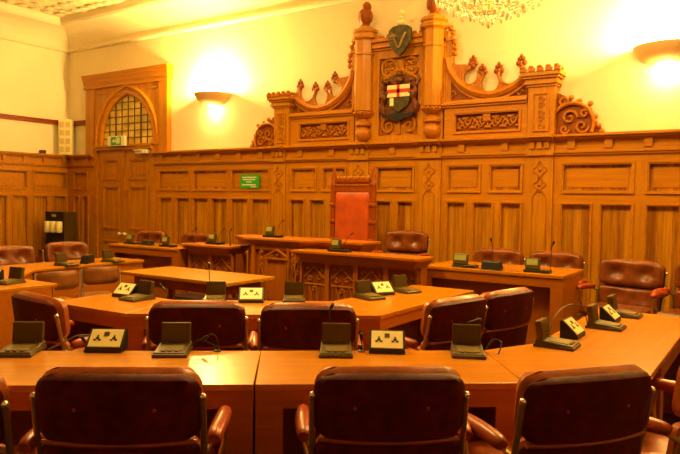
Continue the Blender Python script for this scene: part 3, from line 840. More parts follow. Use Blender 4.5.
# inner row
FL = (-3.93, 3.07); FR = (-2.42, 4.17); BL = (-4.145, 3.73); BR = (-3.08, 4.51)
desk('conference_table', 'inner conference table ending at the aisle, red chair drawn up at its left', (-4.85, 3.04), FL, BL, (-4.85, 3.73))
desk('conference_table', 'inner conference table behind two dark red chair backs, middle of the view', (FL[0]+.004, FL[1]+.003), FR, BR, BL)
desk('conference_table', 'inner conference table receding to the right towards the carved bench', (-2.42, 4.174), (-2.40, 5.92), (-3.05, 5.92), (-3.08, 4.515))
desk('conference_table', 'conference table across the aisle at far left with a console on its end', (-6.67, 3.04), (-5.78, 3.04), (-5.78, 3.73), (-6.45, 3.73))
desk('conference_table', 'conference table slanting away at far left behind the aisle console', (-7.75, 4.02), (-6.674, 3.043), (-6.454, 3.732), (-7.10, 4.30))
desk('conference_table', 'conference table at far left behind the two small brown chairs', (-7.75, 5.86), (-7.75, 4.024), (-7.10, 4.304), (-7.10, 5.86))

# clerk's table in the well
ct = thing('clerks_table', 'old wooden table with overhanging top in front of the carved bench', 'table', (-5.39, 5.17, 0))
MB().box(-.83, .83, -.38, .38, .712, .75).build('tabletop', 'table_old', ct, world=False, bevel=.006)
MB().box(-.70, .70, -.28, .28, .60, .712).build('apron', 'oak_dark', ct, world=False)
for sx in (-1, 1):
    for sy in (-1, 1):
        MB().lathe([(.04, 0), (.05, .03), (.03, .08), (.045, .3), (.028, .36), (.045, .45), (.045, .61)], (sx*.66, sy*.24, 0), 10).build('leg', 'oak_dark', ct, world=False, smooth=True)
MB().box(-.66, .66, -.02, .02, .12, .17).build('stretcher', 'oak_dark', ct, world=False)

# wall-side desks
def wall_desk(label, x0, x1, yf, yb, zt=.87):
    root = thing('wall_desk', label, 'desk', ((x0+x1)/2, yf, .08))
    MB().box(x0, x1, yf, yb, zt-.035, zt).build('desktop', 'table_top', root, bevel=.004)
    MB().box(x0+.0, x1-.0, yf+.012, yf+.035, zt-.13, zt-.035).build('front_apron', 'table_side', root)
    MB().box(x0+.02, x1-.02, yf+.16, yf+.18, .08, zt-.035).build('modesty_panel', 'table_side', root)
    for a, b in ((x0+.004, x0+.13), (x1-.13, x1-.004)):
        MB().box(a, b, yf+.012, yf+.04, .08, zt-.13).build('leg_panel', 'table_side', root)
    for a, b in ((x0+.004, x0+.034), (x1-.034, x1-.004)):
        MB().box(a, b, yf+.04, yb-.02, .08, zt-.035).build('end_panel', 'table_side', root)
wall_desk('plain wooden desk right of the carved bench before the panelled wall', -3.36, -1.77, 6.68, 7.52)
wall_desk('plain wooden desk left of the carved bench near the double door', -8.62, -7.07, 6.42, 7.05)

# ------------------------------------------------------------------ carved bench
def lancet(mb, x, z0, w, h, y, r=.009):
    pts = [(x-w/2, y, z0), (x-w/2, y, z0+h*.55), (x-w*.3, y, z0+h*.82), (x, y, z0+h), (x+w*.3, y, z0+h*.82), (x+w/2, y, z0+h*.55), (x+w/2, y, z0)]
    mb.tube(pts, r, 5)
def bench_front(root, x0, x1, z0, z1, y, n):
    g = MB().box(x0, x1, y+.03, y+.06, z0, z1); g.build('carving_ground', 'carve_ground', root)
    fr = MB(); w = (x1-x0)/n
    fr.box(x0, x1, y, y+.05, z1-.03, z1); fr.box(x0, x1, y, y+.05, z0, z0+.06)
    for i in range(n+1):
        x = x0+i*w; fr.box(max(x0, x-.03), min(x1, x+.03), y-.005, y+.05, z0, z1)
    fr.build('bench_framing', 'bench', root)
    c = MB()
    for i in range(n):
        xc = x0+(i+.5)*w; q = w/2-.05
        zt = z1-.05
        for k in (-1, 0, 1):
            lancet(c, xc+k*q*.66, z0+.08, q*.52, (zt-z0)*.45, y+.028)
        c.tube([(xc-q, y+.025, zt-.16), (xc, y+.02, zt-.03), (xc+q, y+.025, zt-.16)], .012, 5)
        for k in (-1, 1):
            scroll(c, xc+k*q*.5, zt-.16, q*.28, y+.028, k, 1.1, .010); scroll(c, xc+k*q*.75, zt-.06, q*.18, y+.028, -k, 1, .008)
        c.tube([(xc-q, y+.025, zt-.24), (xc+q, y+.025, zt-.24)], .010, 5)
        scroll(c, xc, zt-.30, q*.25, y+.028, 1, 1, .009)
    c.build('carved_tracery', 'carve', root, smooth=True)
bn = thing('carved_bench', 'raised carved oak bench with gabled centre panel before the red throne', 'bench', (-5.2, 6.5, .25))
def slab(root, pts, zt, th=.03, name='bench_top'):
    """moulded slab: several receding courses"""
    cx = sum(p[0] for p in pts)/len(pts); cy = sum(p[1] for p in pts)/len(pts)
    def ins(d):
        return [(cx+(x-cx)*(1-d/abs(x-cx) if abs(x-cx) > .2 else 1), y+(d if y < cy else 0)) for x, y in pts]
    MB().prism_z(pts, zt-th, zt).build(name, 'bench_h', root, bevel=.004)
    m_ = MB(); m_.prism_z(ins(.035), zt-th-.03, zt-th); m_.prism_z(ins(.06), zt-th-.055, zt-th-.03); m_.prism_z(ins(.085), zt-th-.085, zt-th-.055)
    m_.build('bench_moulding', 'bench_h', root)
ZH = 1.09
slab(bn, [(-6.24, 6.72), (-5.86, 6.46), (-4.92, 6.46), (-4.76, 6.62), (-4.10, 6.62), (-4.10, 7.05), (-6.24, 7.05)], ZH)
b = MB(); b.prism_z([(-6.07, 6.80), (-5.80, 6.56), (-4.98, 6.56), (-4.84, 6.72), (-4.2, 6.72), (-4.2, 6.98), (-6.07, 6.98)], .25, ZH-.10)
b.build('bench_body', 'bench', bn)
# gabled panel in the centre front
x0, x1, y = -5.72, -5.02, 6.52
f = MB(); f.box(x0, x1, y-.0, y+.05, ZH-.15, ZH-.11)
f.box(x0-.03, x0+.02, y-.02, y+.05, .25, ZH-.11)
for a in (x1-.14, x1-.02): f.box(a, a+.035, y-.02, y+.05, .25, ZH-.11)
f.box(-5.52, -5.14, y-.03, y+.05, ZH-.27, ZH-.245); f.box(-5.50, -5.47, y-.02, y+.05, .3, ZH-.27); f.box(-5.18, -5.15, y-.02, y+.05, .3, ZH-.27)
f.build('front_framing', 'bench', bn)
MB().box(-5.47, -5.18, y, y+.05, .3, ZH-.27).build('plain_panel', 'bench', bn)
c = MB(); c.tube([(-5.53, y-.005, ZH-.24), (-5.33, y-.01, ZH-.14), (-5.13, y-.005, ZH-.24)], .016, 5)
for xx in (-5.42, -5.33, -5.24): scroll(c, xx, ZH-.215, .022, y-.0, 1, 1, .008)
for xx in (-5.60, -5.07):
    for zz in (ZH-.19, ZH-.27, ZH-.35): scroll(c, xx, zz, .03, y+.0, 1, 1.1, .009)
    lancet(c, xx, .45, .08, .28, y-.0); lancet(c, xx, .3, .08, .3, y)
for xx in (-4.985,):
    for zz in (ZH-.17, ZH-.25, ZH-.33, ZH-.41): quatre(c, xx, zz, .025, y-.02, .006)
c.build('front_carving', 'carve', bn, smooth=True)

bl = thing('carved_bench', 'lower left wing of the carved bench, two tracery panels wide', 'bench', (-6.5, 6.5, .25))
slab(bl, [(-7.03, 6.42), (-6.09, 6.42), (-6.09, 6.86), (-7.03, 6.86)], .95)
bench_front(bl, -6.95, -6.10, .25, .84, 6.52, 2)
MB().box(-6.93, -6.10, 6.58, 6.80, .25, .84).build('bench_body', 'bench', bl)
br = thing('carved_bench', 'lower right wing of the carved bench, its top turning forward at the end', 'bench', (-4.0, 6.4, .25))
slab(br, [(-4.90, 6.24), (-3.62, 6.24), (-3.14, 6.17), (-3.14, 6.60), (-4.90, 6.60)], .985)
bench_front(br, -4.82, -3.22, .25, .87, 6.34, 4)
MB().box(-4.80, -3.22, 6.40, 6.56, .25, .87).build('bench_body', 'bench', br)

# ------------------------------------------------------------------ throne
th = thing('throne', 'tall carved throne with red leather back behind the bench', 'throne', (-4.85, 7.32, .25))
def post(x):
    p = MB(); p.box(x-.035, x+.035, .20, .27, 0, 1.54)
    p.lathe([(.045, 1.54), (.05, 1.57), (.03, 1.60), (.04, 1.66), (.018, 1.72), (.026, 1.75), (.005, 1.82)], (x, .235, 0), 8)
    for z in (.55, .80, 1.05, 1.28): p.lathe([(.04, z-.03), (.058, z-.015), (.058, z+.015), (.04, z+.03)], (x, .235, 0), 8)
    return p
for sx in (-1, 1): post(sx*.315).build('post', 'oak_dark', th, world=False, smooth=True)
b = MB(); b.box(-.28, .28, .215, .26, 1.51, 1.59); b.box(-.28, .28, .20, .265, 1.59, 1.63); b.box(-.28, .28, .205, .26, 1.46, 1.51)
b.build('crest_rail', 'oak_dark', th, world=False)
b = MB()
for i in range(10): b.ball((-.25+.055*i, .23, 1.65), .024, 1, .8, 1.2, 6)
b.build('carved_cresting', 'carve', th, world=False, smooth=True)
b = MB()
for i in range(18): b.ball((-.26+.0305*i, .21, 1.55), .012, n=6)
b.build('beading', 'carve', th, world=False, smooth=True)
def cushion(w, h, t, bow=0.0, r=.06, nx=18, nz=12, dimples=(), dd=.03, back_dd=None, arch=0.0, edge=.05, tuft=.09, belly=0.0):
    """upright padded slab centred on x, from z=0..h; front toward +y; bow pushes the sides forward"""
    mb = MB(); F = []; B = []
    for j in range(nz+1):
        for i in range(nx+1):
            u = -math.cos(PI*i/nx)*.35+(-1+2*i/nx)*.65; v = -math.cos(PI*j/nz)*.35+(-1+2*j/nz)*.65
            zz = v*h/2; ez = abs(zz)-(h/2-r)
            ws = w/2-(r-math.sqrt(max(0, r*r-ez*ez)) if ez > 0 else 0)
            x = u*ws
            d = min(ws-abs(x), h/2-abs(zz))
            p = math.sqrt(max(0, 1-(1-min(1, max(0, d)/edge))**2))
            yb = bow*(x/(w/2))**2
            z = zz+h/2+arch*(1-(x/(w/2))**2)*(zz+h/2)/h
            fy = t/2*p*(1+belly); by = -t/2*p
            for dx, dz in dimples:
                q = math.exp(-((x-dx)**2+(zz+h/2-dz)**2)/(tuft*tuft))
                q2 = math.exp(-((x-dx)**2+(zz+h/2-dz)**2)/(.022**2))
                fy -= dd*q; by += (back_dd if back_dd is not None else .0)*q2
            F.append((x, yb+fy, z)); B.append((x, yb+by, z))
    n = nx+1; m = n*(nz+1)
    fs = []
    for j in range(nz):
        for i in range(nx):
            a = j*n+i
            fs.append((a, a+n, a+n+1, a+1)); fs.append((m+a, m+a+1, m+a+n+1, m+a+n))
    for i in range(nx): fs.append((i, i+1, m+i+1, m+i)); a = nz*n+i; fs.append((a+1, a, m+a, m+a+1))
    for j in range(nz): a = j*n; fs.append((a+n, a, m+a, m+a+n)); a = j*n+nx; fs.append((a, a+n, m+a+n, m+a))
    mb.add(F+B, fs)
    return mb
def place(mb, T):
    mb.v = [tuple(T @ Vector(v)) for v in mb.v]; return mb
place(cushion(.56, .925, .07, 0, .01, edge=.03), Matrix.Translation((0, .22, .545)) @ Matrix.Rotation(PI, 4, 'Z')).build('leather_back', 'leather_red', th, world=False, smooth=True)
place(cushion(.58, .56, .10, 0, .03), Matrix.Translation((0, .20, .46)) @ Matrix.Rotation(R(90), 4, 'X') ).build('leather_seat', 'leather_red', th, world=False, smooth=True)
b = MB(); b.box(-.33, .33, -.36, .25, .36, .42); b.build('seat_frame', 'oak_dark', th, world=False)
for sx in (-1, 1):
    MB().box(sx*.30-.03, sx*.30+.03, -.36, -.30, 0, .70).build('front_leg', 'oak_dark', th, world=False)
    MB().box(sx*.30-.04, sx*.30+.04, -.38, .22, .70, .74).build('armrest', 'oak_dark', th, world=False, bevel=.01)

# ------------------------------------------------------------------ leather armchairs
def make_chair(label, leather, front_leather):
    root = thing('conference_chair', label, 'chair')
    W = .60
    tilt = Matrix.Translation((0, -.23, .665)) @ Matrix.Rotation(R(7), 4, 'X')
    up = place(cushion(W, .27, .115, .055, .075, dimples=((-.14, .14), (.14, .14)), dd=.055, tuft=.06, back_dd=.0, arch=.024, edge=.05), tilt)
    ub = up.build('upper_backrest', front_leather, root, world=False, smooth=True)
    sh_ = place(cushion(W+.004, .262, .05, .055, .07, arch=.022, edge=.018, back_dd=.006, dimples=((-.14, .14), (.14, .14)), dd=0), tilt @ Matrix.Translation((0, -.046, .0)))
    ub = sh_.build('back_shell', leather, root, world=False, smooth=True)
    # dark back of the upper cushion buttons
    for sx in (-1, 1):
        bt = MB(); bt.ball((sx*.14, -.300, .803), (.012), 1, .5, 1, 6)
        bt.build('back_button', 'arm_leather', ub, world=False, smooth=True)
    lo_t = Matrix.Translation((0, -.20, .44)) @ Matrix.Rotation(R(8), 4, 'X')
    lo_ = place(cushion(W*.97, .225, .10, .055, .05, dimples=((-.14, .12), (.14, .12)), dd=.03, edge=.05), lo_t)
    lo_.build('lower_backrest', front_leather, root, world=False, smooth=True)
    place(cushion(W*.98, .225, .045, .055, .05, edge=.022), lo_t @ Matrix.Translation((0, -.038, 0))).build('lower_back_shell', leather, root, world=False, smooth=True)
    # piping roll between the two cushions
    pp = MB(); pp.tube([(x, -.235+.05*(x/.29)**2-.05, .660) for x in [-.28+.56*i/14 for i in range(15)]], .010, 6)
    pp.build('seam_roll', 'arm_leather', root, world=False, smooth=True)
    st = place(cushion(W*.95, .50, .12, 0, .07, dimples=((-.13, .25), (.13, .25)), dd=.02), Matrix.Translation((0, .31, .43)) @ Matrix.Rotation(R(90), 4, 'X'))
    st.build('seat_cushion', front_leather, root, world=False, smooth=True)
    for sx in (-1, 1):
        x = sx*(W/2+.006)
        fr = MB(); pts = dense([(x, -.248, .83), (x, -.225, .72), (x, -.185, .56), (x, -.14, .42), (x, -.03, .37), (x, .15, .365), (x, .28, .37)], 3)
        fr.tube(pts, [.013]*len(pts), 8, flat=1.0)
        s_ = fr.build('side_frame', 'metal', root, world=False, smooth=True)
        MB().ball((x, -.250, .838), .016, n=8).build('frame_cap', 'bright', s_, world=False, smooth=True)
        a = MB(); xa = sx*(W/2+.036)
        P = [(xa, -.16, .640), (xa, -.12, .648), (xa+sx*.005, 0, .655), (xa+sx*.005, .12, .655), (xa, .19, .645)]
        dp = dense(P, 3)
        a.tube(dp, [.018+.016*math.sin(PI*min(1, (i+.6)/(len(dp)-1)))**.5 if i < len(dp)-1 else .014 for i in range(len(dp))], 8)
        a.build('armrest', 'arm_leather', root, world=False, smooth=True)
        br_ = MB(); br_.tube(dense([(xa, .12, .63), (xa, .13, .52), (x, .10, .42), (x, .06, .37)], 3), .011, 6)
        MB().tube([(xa, -.12, .635), (x, -.19, .60)], .011, 6).build('armrest_joint', 'metal', root, world=False, smooth=True)
        br_.build('armrest_bracket', 'metal', root, world=False, smooth=True)
    pd = MB().lathe([(.03, .075), (.03, .25), (.045, .25), (.05, .30), (.12, .33), (.12, .36)], (0, .05, 0), 12); pd.build('pedestal', 'metal', root, world=False, smooth=True)
    for k in range(4):
        a = PI/4+k*PI/2; c_, s2 = math.cos(a), math.sin(a)
        lg = MB(); lg.tube([(c_*.03, .05+s2*.03, .085), (c_*.30, .05+s2*.30, .035)], [.024, .014], 8); lg.tube([(c_*.29, .05+s2*.29, .035), (c_*.29, .05+s2*.29, .0)], .014, 8)
        lg.build('leg', 'metal', root, world=False, smooth=True)
    freeze_kids(root)
    return root
dark = make_chair('dark red leather armchair at the near table, left of the pair in front', 'leather', 'leather_rim')
tan = make_chair('tufted brown leather armchair against the wall', 'leather', 'leather_tan')
used = {}
def chair(src, bx_, by_, fx, fy, label, group, z=0, off_=.25, sx=1.0):
    c = chair_(src, bx_, by_, fx, fy, label, group, z, off_); c.scale = (sx, 1, 1); return c
def chair_(src, bx_, by_, fx, fy, label, group, z=0, off_=.25):
    l = math.hypot(fx, fy); fx /= l; fy /= l
    loc = (bx_+fx*off_, by_+fy*off_, z); rz = face(fx, fy)
    if src.name not in used:
        used[src.name] = 1; src.location = loc; src.rotation_euler = (0, 0, rz); src['label'] = label; src['group'] = group; return src
    return dup(src, loc, rz, label, group)
GO = 'dark red armchairs along the near tables'; GI = 'dark red armchairs along the inner tables'; GW = 'brown armchairs by the panelled wall'; GL = 'brown chairs at far left'
chair(dark, -2.066, 1.585, -.59, .81, 'dark red armchair seen whole from behind at lower left', GO, sx=1.04)
chair(dark, -1.24, 2.222, -.605, .796, 'dark red armchair seen from behind at the middle of the bottom edge', GO, sx=.99)
chair(dark, -.597, 2.69, -.79, .62, 'tilted dark red armchair turned left at the lower right', GO)
chair(dark, -2.56, 1.10, -.59, .81, 'dark red armchair cut off by the left edge beside the bottom left chair', GO)
chair(dark, -.20, 3.37, -.98, .18, 'dark red armchair cut off by the bottom right corner of the view', GO)
chair(dark, -3.02, 2.91, -.63, .77, 'dark red inner row armchair left of the central socket box', GI)
chair(dark, -2.43, 3.29, -.63, .77, 'dark red inner row armchair right of the central socket box', GI)
chair(dark, -4.07, 2.46, .12, .99, 'dark red armchair at the left, angled before the aisle table', GI)
chair(dark, -1.80, 4.17, -.97, .24, 'dark red armchair with lit rim, front one of the pair at centre right', GI)
chair(dark, -1.655, 4.79, -.97, .24, 'dark red armchair behind and right of its lit-rim neighbour at centre right', GI)
chair(tan, -4.08, 7.72, 0.05, -1, 'tufted brown armchair behind the right wing of the carved bench', GW, .25)
chair(tan, -2.82, 7.72, 0.08, -1, 'brown armchair behind the right desk, black box in front of it', GW, .08)
chair(tan, -2.13, 7.72, 0.05, -1, 'brown armchair at the right end of the right desk', GW, .08)
chair(tan, -1.26, 7.45, -.25, -1, 'whole tufted brown armchair facing out, at far right before the wall', GW, .06, sx=1.13)
chair(tan, -.55, 7.35, -.3, -1, 'brown armchair cut off by the right edge of the view before the wall', GW, .08)
chair(tan, -7.68, 7.42, 0.1, -1, 'brown armchair behind the right end of the left desk', GW, .08)
chair(tan, -8.75, 7.42, 0.1, -1, 'brown armchair behind the left end of the left desk near the door', GW, .08)
chair(tan, -8.30, 5.48, .98, -.2, 'brown armchair facing the far left table in front of the drinks machine', GL)
chair(tan, -8.10, 4.56, .98, -.1, 'brown armchair cut off by the left edge behind the aisle console', GL)

# two small low-backed chairs
def small_chair(label, loc, rz):
    root = thing('low_back_chair', label, 'chair', loc, rz, 'small low-backed brown chairs')
    place(cushion(.44, .20, .035, .07, .06, edge=.02, nx=14, nz=6), Matrix.Translation((0, -.20, .60))).build('backrest', 'shell', root, world=False, smooth=True)
    place(cushion(.42, .40, .06, 0, .08, nx=12, nz=8), Matrix.Translation((0, .22, .44)) @ Matrix.Rotation(R(90), 4, 'X')).build('seat', 'shell', root, world=False, smooth=True)
    for sx in (-1, 1):
        MB().tube(dense([(sx*.225, -.13, .78), (sx*.225, -.15, .62), (sx*.215, -.18, .42), (sx*.20, -.22, 0)], 3), .012, 6).build('rear_leg', 'bright', root, world=False, smooth=True)
        MB().tube([(sx*.19, .18, .42), (sx*.20, .20, 0)], .012, 6).build('front_leg', 'bright', root, world=False, smooth=True)
    MB().box(-.19, .19, -.19, .20, .40, .425).build('seat_frame', 'black', root, world=False)
    freeze_kids(root)
    return root
sc_ = small_chair('small brown chair with curved low back, left of the two at far left', (-6.50, 4.16, 0), face(-.98, .3))
dup(sc_, (-6.56, 4.73, 0), face(-.98, .25), 'small brown chair with curved low back, right of the two, beside a bright metal leg')

# ------------------------------------------------------------------ delegate consoles
def make_unit(label):
    root = thing('microphone_console', label, 'console')
    b = MB(); b.prism_z([(-.092, -.15), (.092, -.15), (.088, .085), (-.088, .085)], 0, .018)
    b.add([(-.088, -.145, .018), (.088, -.145, .018), (.088, .075, .018), (-.088, .075, .018), (-.084, -.138, .026), (.084, -.138, .026), (.084, .07, .045), (-.084, .07, .045)],
          [(0, 1, 5, 4), (1, 2, 6, 5), (2, 3, 7, 6), (3, 0, 4, 7), (4, 5, 6, 7)])
    base = b.build('base', 'olive', root, world=False, bevel=.003)
    k = MB(); k.add([(-.06, -.11, .032), (.06, -.11, .032), (.06, .0, .041), (-.06, .0, .041), (-.06, -.11, .028), (.06, -.11, .028), (.06, .0, .037), (-.06, .0, .037)],
                   [(0, 1, 2, 3), (0, 4, 5, 1), (1, 5, 6, 2), (2, 6, 7, 3), (3, 7, 4, 0)])
    k.build('key_panel', 'olive_l', base, world=False)
    k = MB()
    for i in range(3): k.box(-.045+.035*i, -.025+.035*i, -.128, -.116, .026, .034)
    k.build('buttons', 'olive_l', base, world=False)
    T = Matrix.Translation((0, .045, .03)) @ Matrix.Rotation(R(-8), 4, 'X')
    u = MB().box(-.080, .080, -.016, .020, 0, .118, T); up = u.build('speaker_panel', 'olive', root, world=False, bevel=.004)
    g = MB().box(-.070, .070, -.0185, -.015, .02, .104, T); g.build('speaker_grille', 'olive', up, world=False)
    for sx in (-1, 1): MB().box(sx*.06-.012, sx*.06+.012, -.024, -.012, .0, .014, T).build('hinge', 'olive_l', up, world=False)
    MB().box(-.078, .078, -.014, .018, .1165, .121, T).build('top_edge', 'olive_l', up, world=False)
    freeze_kids(root)
    return root
def gooseneck(root, pts):
    st = MB().tube(dense(pts, 4), .0035, 6).build('gooseneck', 'black', root, world=False, smooth=True)
    a = Vector(pts[-2]); b = Vector(pts[-1]); d = (b-a).normalized()
    MB().tube([b-d*.01, b+d*.005, b+d*.035], [.006, .010, .009], 8).build('microphone_head', 'black', st, world=False, smooth=True)
unit = make_unit('x')
unitused = []
def put_unit(x, y, fx, fy, label, group, z=.75, mic=None):
    rz = face(fx, fy)
    if not unitused:
        unitused.append(1); r = unit; r.location = (x, y, z); r.rotation_euler = (0, 0, rz); r['label'] = label; r['group'] = group
    else: r = dup(unit, (x, y, z), rz, label, group)
    if mic: MICS.append((r, mic))
    return r
MICS = []
GN = 'microphone consoles on the near tables'; GM = 'microphone consoles on the inner tables'; GB = 'consoles on the wall desks and bench'
m1 = [(-.05, .07, .03), (-.05, .075, .14), (-.045, .06, .20), (-.03, .02, .225)]
n_ = (-.613, .79)
put_unit(-3.39, 1.99, *n_, 'olive microphone console at the left edge of the near table', GN)
put_unit(-2.745, 2.475, *n_, 'olive microphone console on the near table behind the lower left chair', GN)
put_unit(-2.03, 3.01, -.56, .83, 'olive console with raised microphone on the near table, middle of the view', GN, mic=[(-.03, .07, .03), (-.035, .075, .14), (-.04, .06, .22), (-.03, .03, .245)])
put_unit(-1.43, 3.44, -.45, .88, 'olive microphone console on the near table below the centre right chairs', GN, mic=[(0, .07, .03), (0, .08, .12), (.01, .07, .16), (.05, .05, .175)])
put_unit(-1.10, 3.93, -1, -.02, 'olive console seen side-on at the corner of the near tables', GN)
put_unit(-.99, 4.72, -1, .0, 'olive console seen side-on in the middle of the right arm', GN)
put_unit(-.98, 5.31, -1, .0, 'olive console seen side-on at the far end of the right arm', GN)
put_unit(-4.38, 3.58, .0, 1.0, 'olive console at the left of the inner table beside a tilted socket box', GM, mic=[(.02, .07, .03), (.06, .10, .10), (.12, .10, .13), (.16, .10, .10)])
put_unit(-3.87, 3.93, *n_, 'console with upright microphone behind the left inner row chair', GM, mic=[(-.05, .07, .03), (-.055, .075, .14), (-.06, .08, .22), (-.06, .07, .27)])
put_unit(-3.36, 4.34, *n_, 'console with upright microphone behind the right inner row chair', GM, mic=[(0, .07, .03), (0, .075, .14), (.0, .08, .22), (.015, .07, .27)])
put_unit(-2.95, 4.84, -.95, .3, 'olive console left of the socket box on the inner right table', GM)
put_unit(-2.89, 5.40, -.95, .3, 'olive console right of the socket box on the inner right table', GM)
put_unit(-6.12, 3.47, -.25, .97, 'olive console on the aisle end of the far left table', GM)

def make_socket(label):
    root = thing('socket_box', label, 'socket box')
    b = MB(); x = .10
    b.add([(-x, -.05, 0), (x, -.05, 0), (x, .06, 0), (-x, .06, 0), (-x, -.05, .022), (x, -.05, .022), (x, .05, .115), (-x, .05, .115), (x, .06, .11), (-x, .06, .11)],
          [(3, 2, 1, 0), (0, 1, 5, 4), (4, 5, 6, 7), (7, 6, 8, 9), (3, 9, 8, 2), (1, 2, 8, 6, 5), (0, 4, 7, 9, 3)])
    box_ = b.build('housing', 'black', root, world=False)
    ang = math.atan2(.093, .10)
    T = Matrix.Translation((0, 0, .0685)) @ Matrix.Rotation(ang, 4, 'X')
    pl = MB().box(-.088, .088, -.058, .058, 0, .006, T).build('socket_plate', 'cream', root, world=False, bevel=.002)
    for sx in (-1, 1):
        s = MB(); cx = sx*.045
        s.box(cx-.004, cx+.004, .002, .018, .0055, .008, T); s.box(cx-.020, cx-.006, -.018, -.009, .0055, .008, T); s.box(cx+.006, cx+.020, -.018, -.009, .0055, .008, T)
        s.box(cx-.009, cx+.009, -.009, .004, .0055, .0075, T)
        s.build('socket_outlet', 'black', pl, world=False)
    MB().box(-.014, .014, .014, .038, .0055, .009, T).build('switch', 'olive', pl, world=False)
    freeze_kids(root)
    return root
sock = make_socket('x'); su = []
def put_sock(x, y, fx, fy, label, z=.75):
    rz = face(fx, fy)
    if not su: su.append(1); r = sock; r.location = (x, y, z); r.rotation_euler = (0, 0, rz); r['label'] = label
    else: r = dup(sock, (x, y, z), rz, label)
    r['group'] = 'double mains socket boxes on the tables'
put_sock(-3.05, 2.26, -.56, .83, 'cream twin socket box on the near table at the left')
put_sock(-1.80, 3.18, -.50, .86, 'cream twin socket box on the near table right of the middle console')
put_sock(-1.06, 4.28, -1, .0, 'dim twin socket box seen edge-on beside the corner console')
put_sock(-.98, 5.00, -1, .0, 'dim twin socket box seen edge-on further along the right arm')
put_sock(-4.58, 3.58, -.1, .99, 'tilted cream twin socket box on the left inner table')
put_sock(-3.57, 4.04, *n_, 'cream twin socket box between the two inner row chairs')
put_sock(-2.94, 5.10, -.9, .45, 'cream twin socket box between two consoles on the inner right table')
put_sock(-6.42, 3.45, .1, .99, 'cream twin socket box at the left edge on the aisle table')

# clerk and wall-desk equipment
def desk_unit(x, y, z, rz, label, mic=None, w=.12):
    root = thing('desk_console', label, 'console', (x, y, z), rz, GB)
    b = MB().box(-.11, .16, -.05, .07, 0, .03); b.build('base', 'black', root, world=False, bevel=.006)
    T = Matrix.Translation((-.03, 0, .03)) @ Matrix.Rotation(R(-10), 4, 'X')
    h = MB().box(-w/2, w/2, -.02, .03, 0, .12, T).build('display_head', 'olive', root, world=False, bevel=.008)
    MB().box(-w/2+.015, w/2-.015, -.024, -.018, .045, .105, T).build('display', 'screen', h, world=False)
    if mic: gooseneck(root, mic)
gm = [(.08, .0, .02), (.10, .0, .10), (.15, .0, .18), (.20, -.01, .215)]
desk_unit(-5.60, 6.72, 1.09, 0, 'small console with pale display on the high centre of the bench', gm)
desk_unit(-4.33, 6.42, .985, 0, 'small console with pale display in front of the throne seat', gm)
desk_unit(-6.60, 6.66, .95, 0, 'small dark console on the left wing of the bench', gm)
desk_unit(-3.02+.12, 6.80, .87, 0, 'console with grey green display at the left end of the right desk', None, .17)
desk_unit(-2.10, 6.82, .87, 0, 'console with pale square display at the right end of the right desk', None, .15)
desk_unit(-8.30, 6.60, .87, 0, 'small console with pale display at the left end of the left desk')
desk_unit(-7.50, 6.60, .87, 0, 'small console with pale display at the right end of the left desk')
def dark_box(x, y, z, rz, label, w=.22, h=.085):
    root = thing('document_holder', label, 'holder', (x, y, z), rz, 'black desk boxes')
    b = MB(); b.add([(-w/2, -.05, 0), (w/2, -.05, 0), (w/2, .06, 0), (-w/2, .06, 0), (-w/2, -.03, h), (w/2-.02, -.03, h), (w/2-.02, .05, h), (-w/2, .05, h)],
                    [(3, 2, 1, 0), (0, 1, 5, 4), (1, 2, 6, 5), (2, 3, 7, 6), (3, 0, 4, 7), (4, 5, 6, 7)])
    b.build('housing', 'black', root, world=False, bevel=.006)
    MB().box(-w/2+.01, w/2-.03, -.02, .04, h, h+.006).build('lid', 'olive', root, world=False)
dark_box(-2.56, 6.80, .87, 0, 'black box in the middle of the right desk')
dark_box(-7.92, 6.60, .87, 0, 'black box in the middle of the left desk', .20, .07)
dark_box(-7.27, 5.10, .75, R(-55), 'black box with light top on the far left table', .24, .10)
put_unit(-7.22, 4.75, -.98, -.2, 'dark console on the far left table behind the left small chair', GL)
put_unit(-7.22, 5.42, -.98, -.2, 'dark console on the far left table nearest the clerk table', GL)

# microphones on their own stands
def lone_mic(x, y, z, rz, pts, label):
    root = thing('desk_microphone', label, 'microphone', (x, y, z), rz, 'thin gooseneck microphones on the tables')
    MB().lathe([(.02, 0), (.02, .006), (.008, .012), (.006, .03)], (0, 0, 0), 12).build('base', 'black', root, world=False, smooth=True)
    gooseneck(root, pts)
fv = face(-.55, .83)
lone_mic(-2.56, 2.62, .75, fv, [(0, 0, .02), (0, 0, .05), (-.012, 0, .085), (-.04, 0, .095), (-.06, 0, .08)], 'short hooked microphone on the near table right of the second console')
lone_mic(-1.92, 3.10, .75, fv, [(0, 0, .01), (0, 0, .04), (0, 0, .06), (0, -.005, .075)], 'stubby upright microphone left of the near right-hand socket box')
lone_mic(-3.12, 2.19, .75, fv, [(0, 0, .01), (-.0, 0, .03), (-.005, 0, .045), (-.012, -.005, .058)], 'stubby microphone just left of the near left socket box')
lone_mic(-1.96, 6.9, .87, 0, [(0, 0, .02), (.0, 0, .15), (0, 0, .25), (.02, -.01, .30)], 'tall thin microphone on the right desk beside the square display')
lone_mic(-2.62, 6.95, .87, 0, [(0, 0, .02), (.0, 0, .15), (0, 0, .25), (-.01, -.01, .30)], 'tall thin microphone on the right desk above the black box')
lone_mic(-6.28, 6.66, .95, 0, [(0, 0, .02), (.0, 0, .12), (-.01, 0, .19), (.02, -.01, .21)], 'thin microphone on the left bench wing next to the high centre')
lone_mic(-6.98, 6.66, .95, 0, [(0, 0, .02), (-.03, 0, .10), (-.02, 0, .17), (.04, -.01, .20)], 'thin curved microphone at the outer end of the left bench wing')

for r_, pts in MICS: gooseneck(r_, pts)

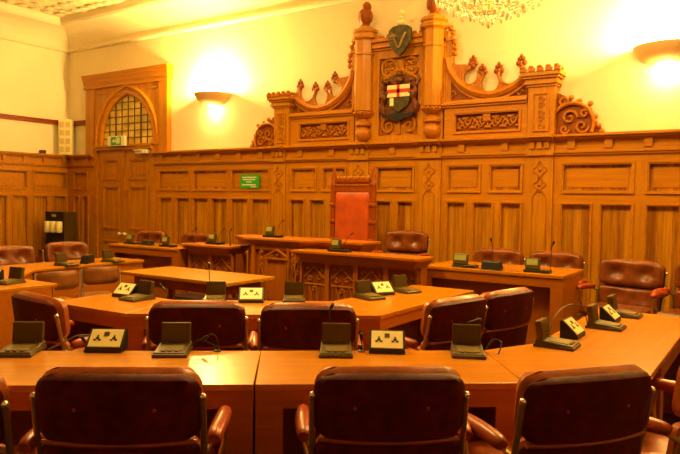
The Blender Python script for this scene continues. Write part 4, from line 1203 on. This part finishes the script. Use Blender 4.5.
# cables lying on the tables
def cable(pts, label, mat='grey_cable', r=.004, k=6):
    o = MB().tube(dense(pts, k), r, 6).build('cable', mat, None, smooth=True)
    tag(o, label, 'cable'); o['group'] = 'thin cables on the tables'
cable([(-3.28, 2.06, .762), (-3.22, 2.12, .80), (-3.17, 2.17, .835), (-3.12, 2.24, .82), (-3.11, 2.19, .765), (-3.10, 2.20, .755)], 'grey cable looping up between the left console and the left socket box')
cable([(-2.73, 2.56, .758), (-2.68, 2.60, .80), (-2.63, 2.62, .79), (-2.58, 2.66, .755)], 'dark cable loop beside the hooked microphone on the near table', 'black')
cable([(-1.36, 3.52, .758), (-1.32, 3.55, .82), (-1.27, 3.55, .81), (-1.27, 3.50, .756)], 'dark cable loop right of the console below the centre right chairs', 'black')
cable([(-1.15, 4.04, .757), (-1.15, 4.05, .80), (-1.15, 4.15, .88), (-1.14, 4.38, .925), (-1.10, 4.60, .90), (-1.08, 4.70, .80), (-1.08, 4.72, .757)], 'long cable arching from the corner console along the right arm', 'black')
cable([(-2.72, 6.80, .874), (-2.62, 6.705, .874), (-2.50, 6.69, .874), (-2.38, 6.72, .874), (-2.25, 6.80, .874)], 'thin dark cable lying along the front of the right desk', 'black', .003)
cable([(-3.0, 6.76, .876), (-3.02, 6.72, .89), (-2.95, 6.70, .878), (-2.88, 6.73, .876)], 'coiled pale cable in front of the grey green display', 'grey_cable')

# ------------------------------------------------------------------ world, camera
w = bpy.data.worlds.new('world'); S.world = w; w.use_nodes = True
w.node_tree.nodes['Background'].inputs['Color'].default_value = (1, .62, .2, 1)
w.node_tree.nodes['Background'].inputs['Strength'].default_value = .02
cam = bpy.data.cameras.new('camera'); co = bpy.data.objects.new('camera', cam); C.objects.link(co); S.camera = co
cam.sensor_width = 36; cam.lens = 655*36/680; cam.clip_start = .02
yaw, pitch, roll = R(-33.8), R(-2.38), R(.85)
F = Vector((math.sin(yaw)*math.cos(pitch), math.cos(yaw)*math.cos(pitch), math.sin(pitch)))
r0 = Vector((math.cos(yaw), -math.sin(yaw), 0)); u0 = r0.cross(F)
cr_, sr = math.cos(roll), math.sin(roll)
rr = r0*cr_+u0*sr; uu = -r0*sr+u0*cr_
mat = Matrix((rr, uu, -F)).transposed().to_4x4(); mat.translation = (0, 0, 1.6)
co.matrix_world = mat
S.view_settings.view_transform = 'Standard'; S.view_settings.look = 'None'; S.view_settings.gamma = 1
S.view_settings.use_curve_mapping = False
S.view_settings.exposure = 0.2
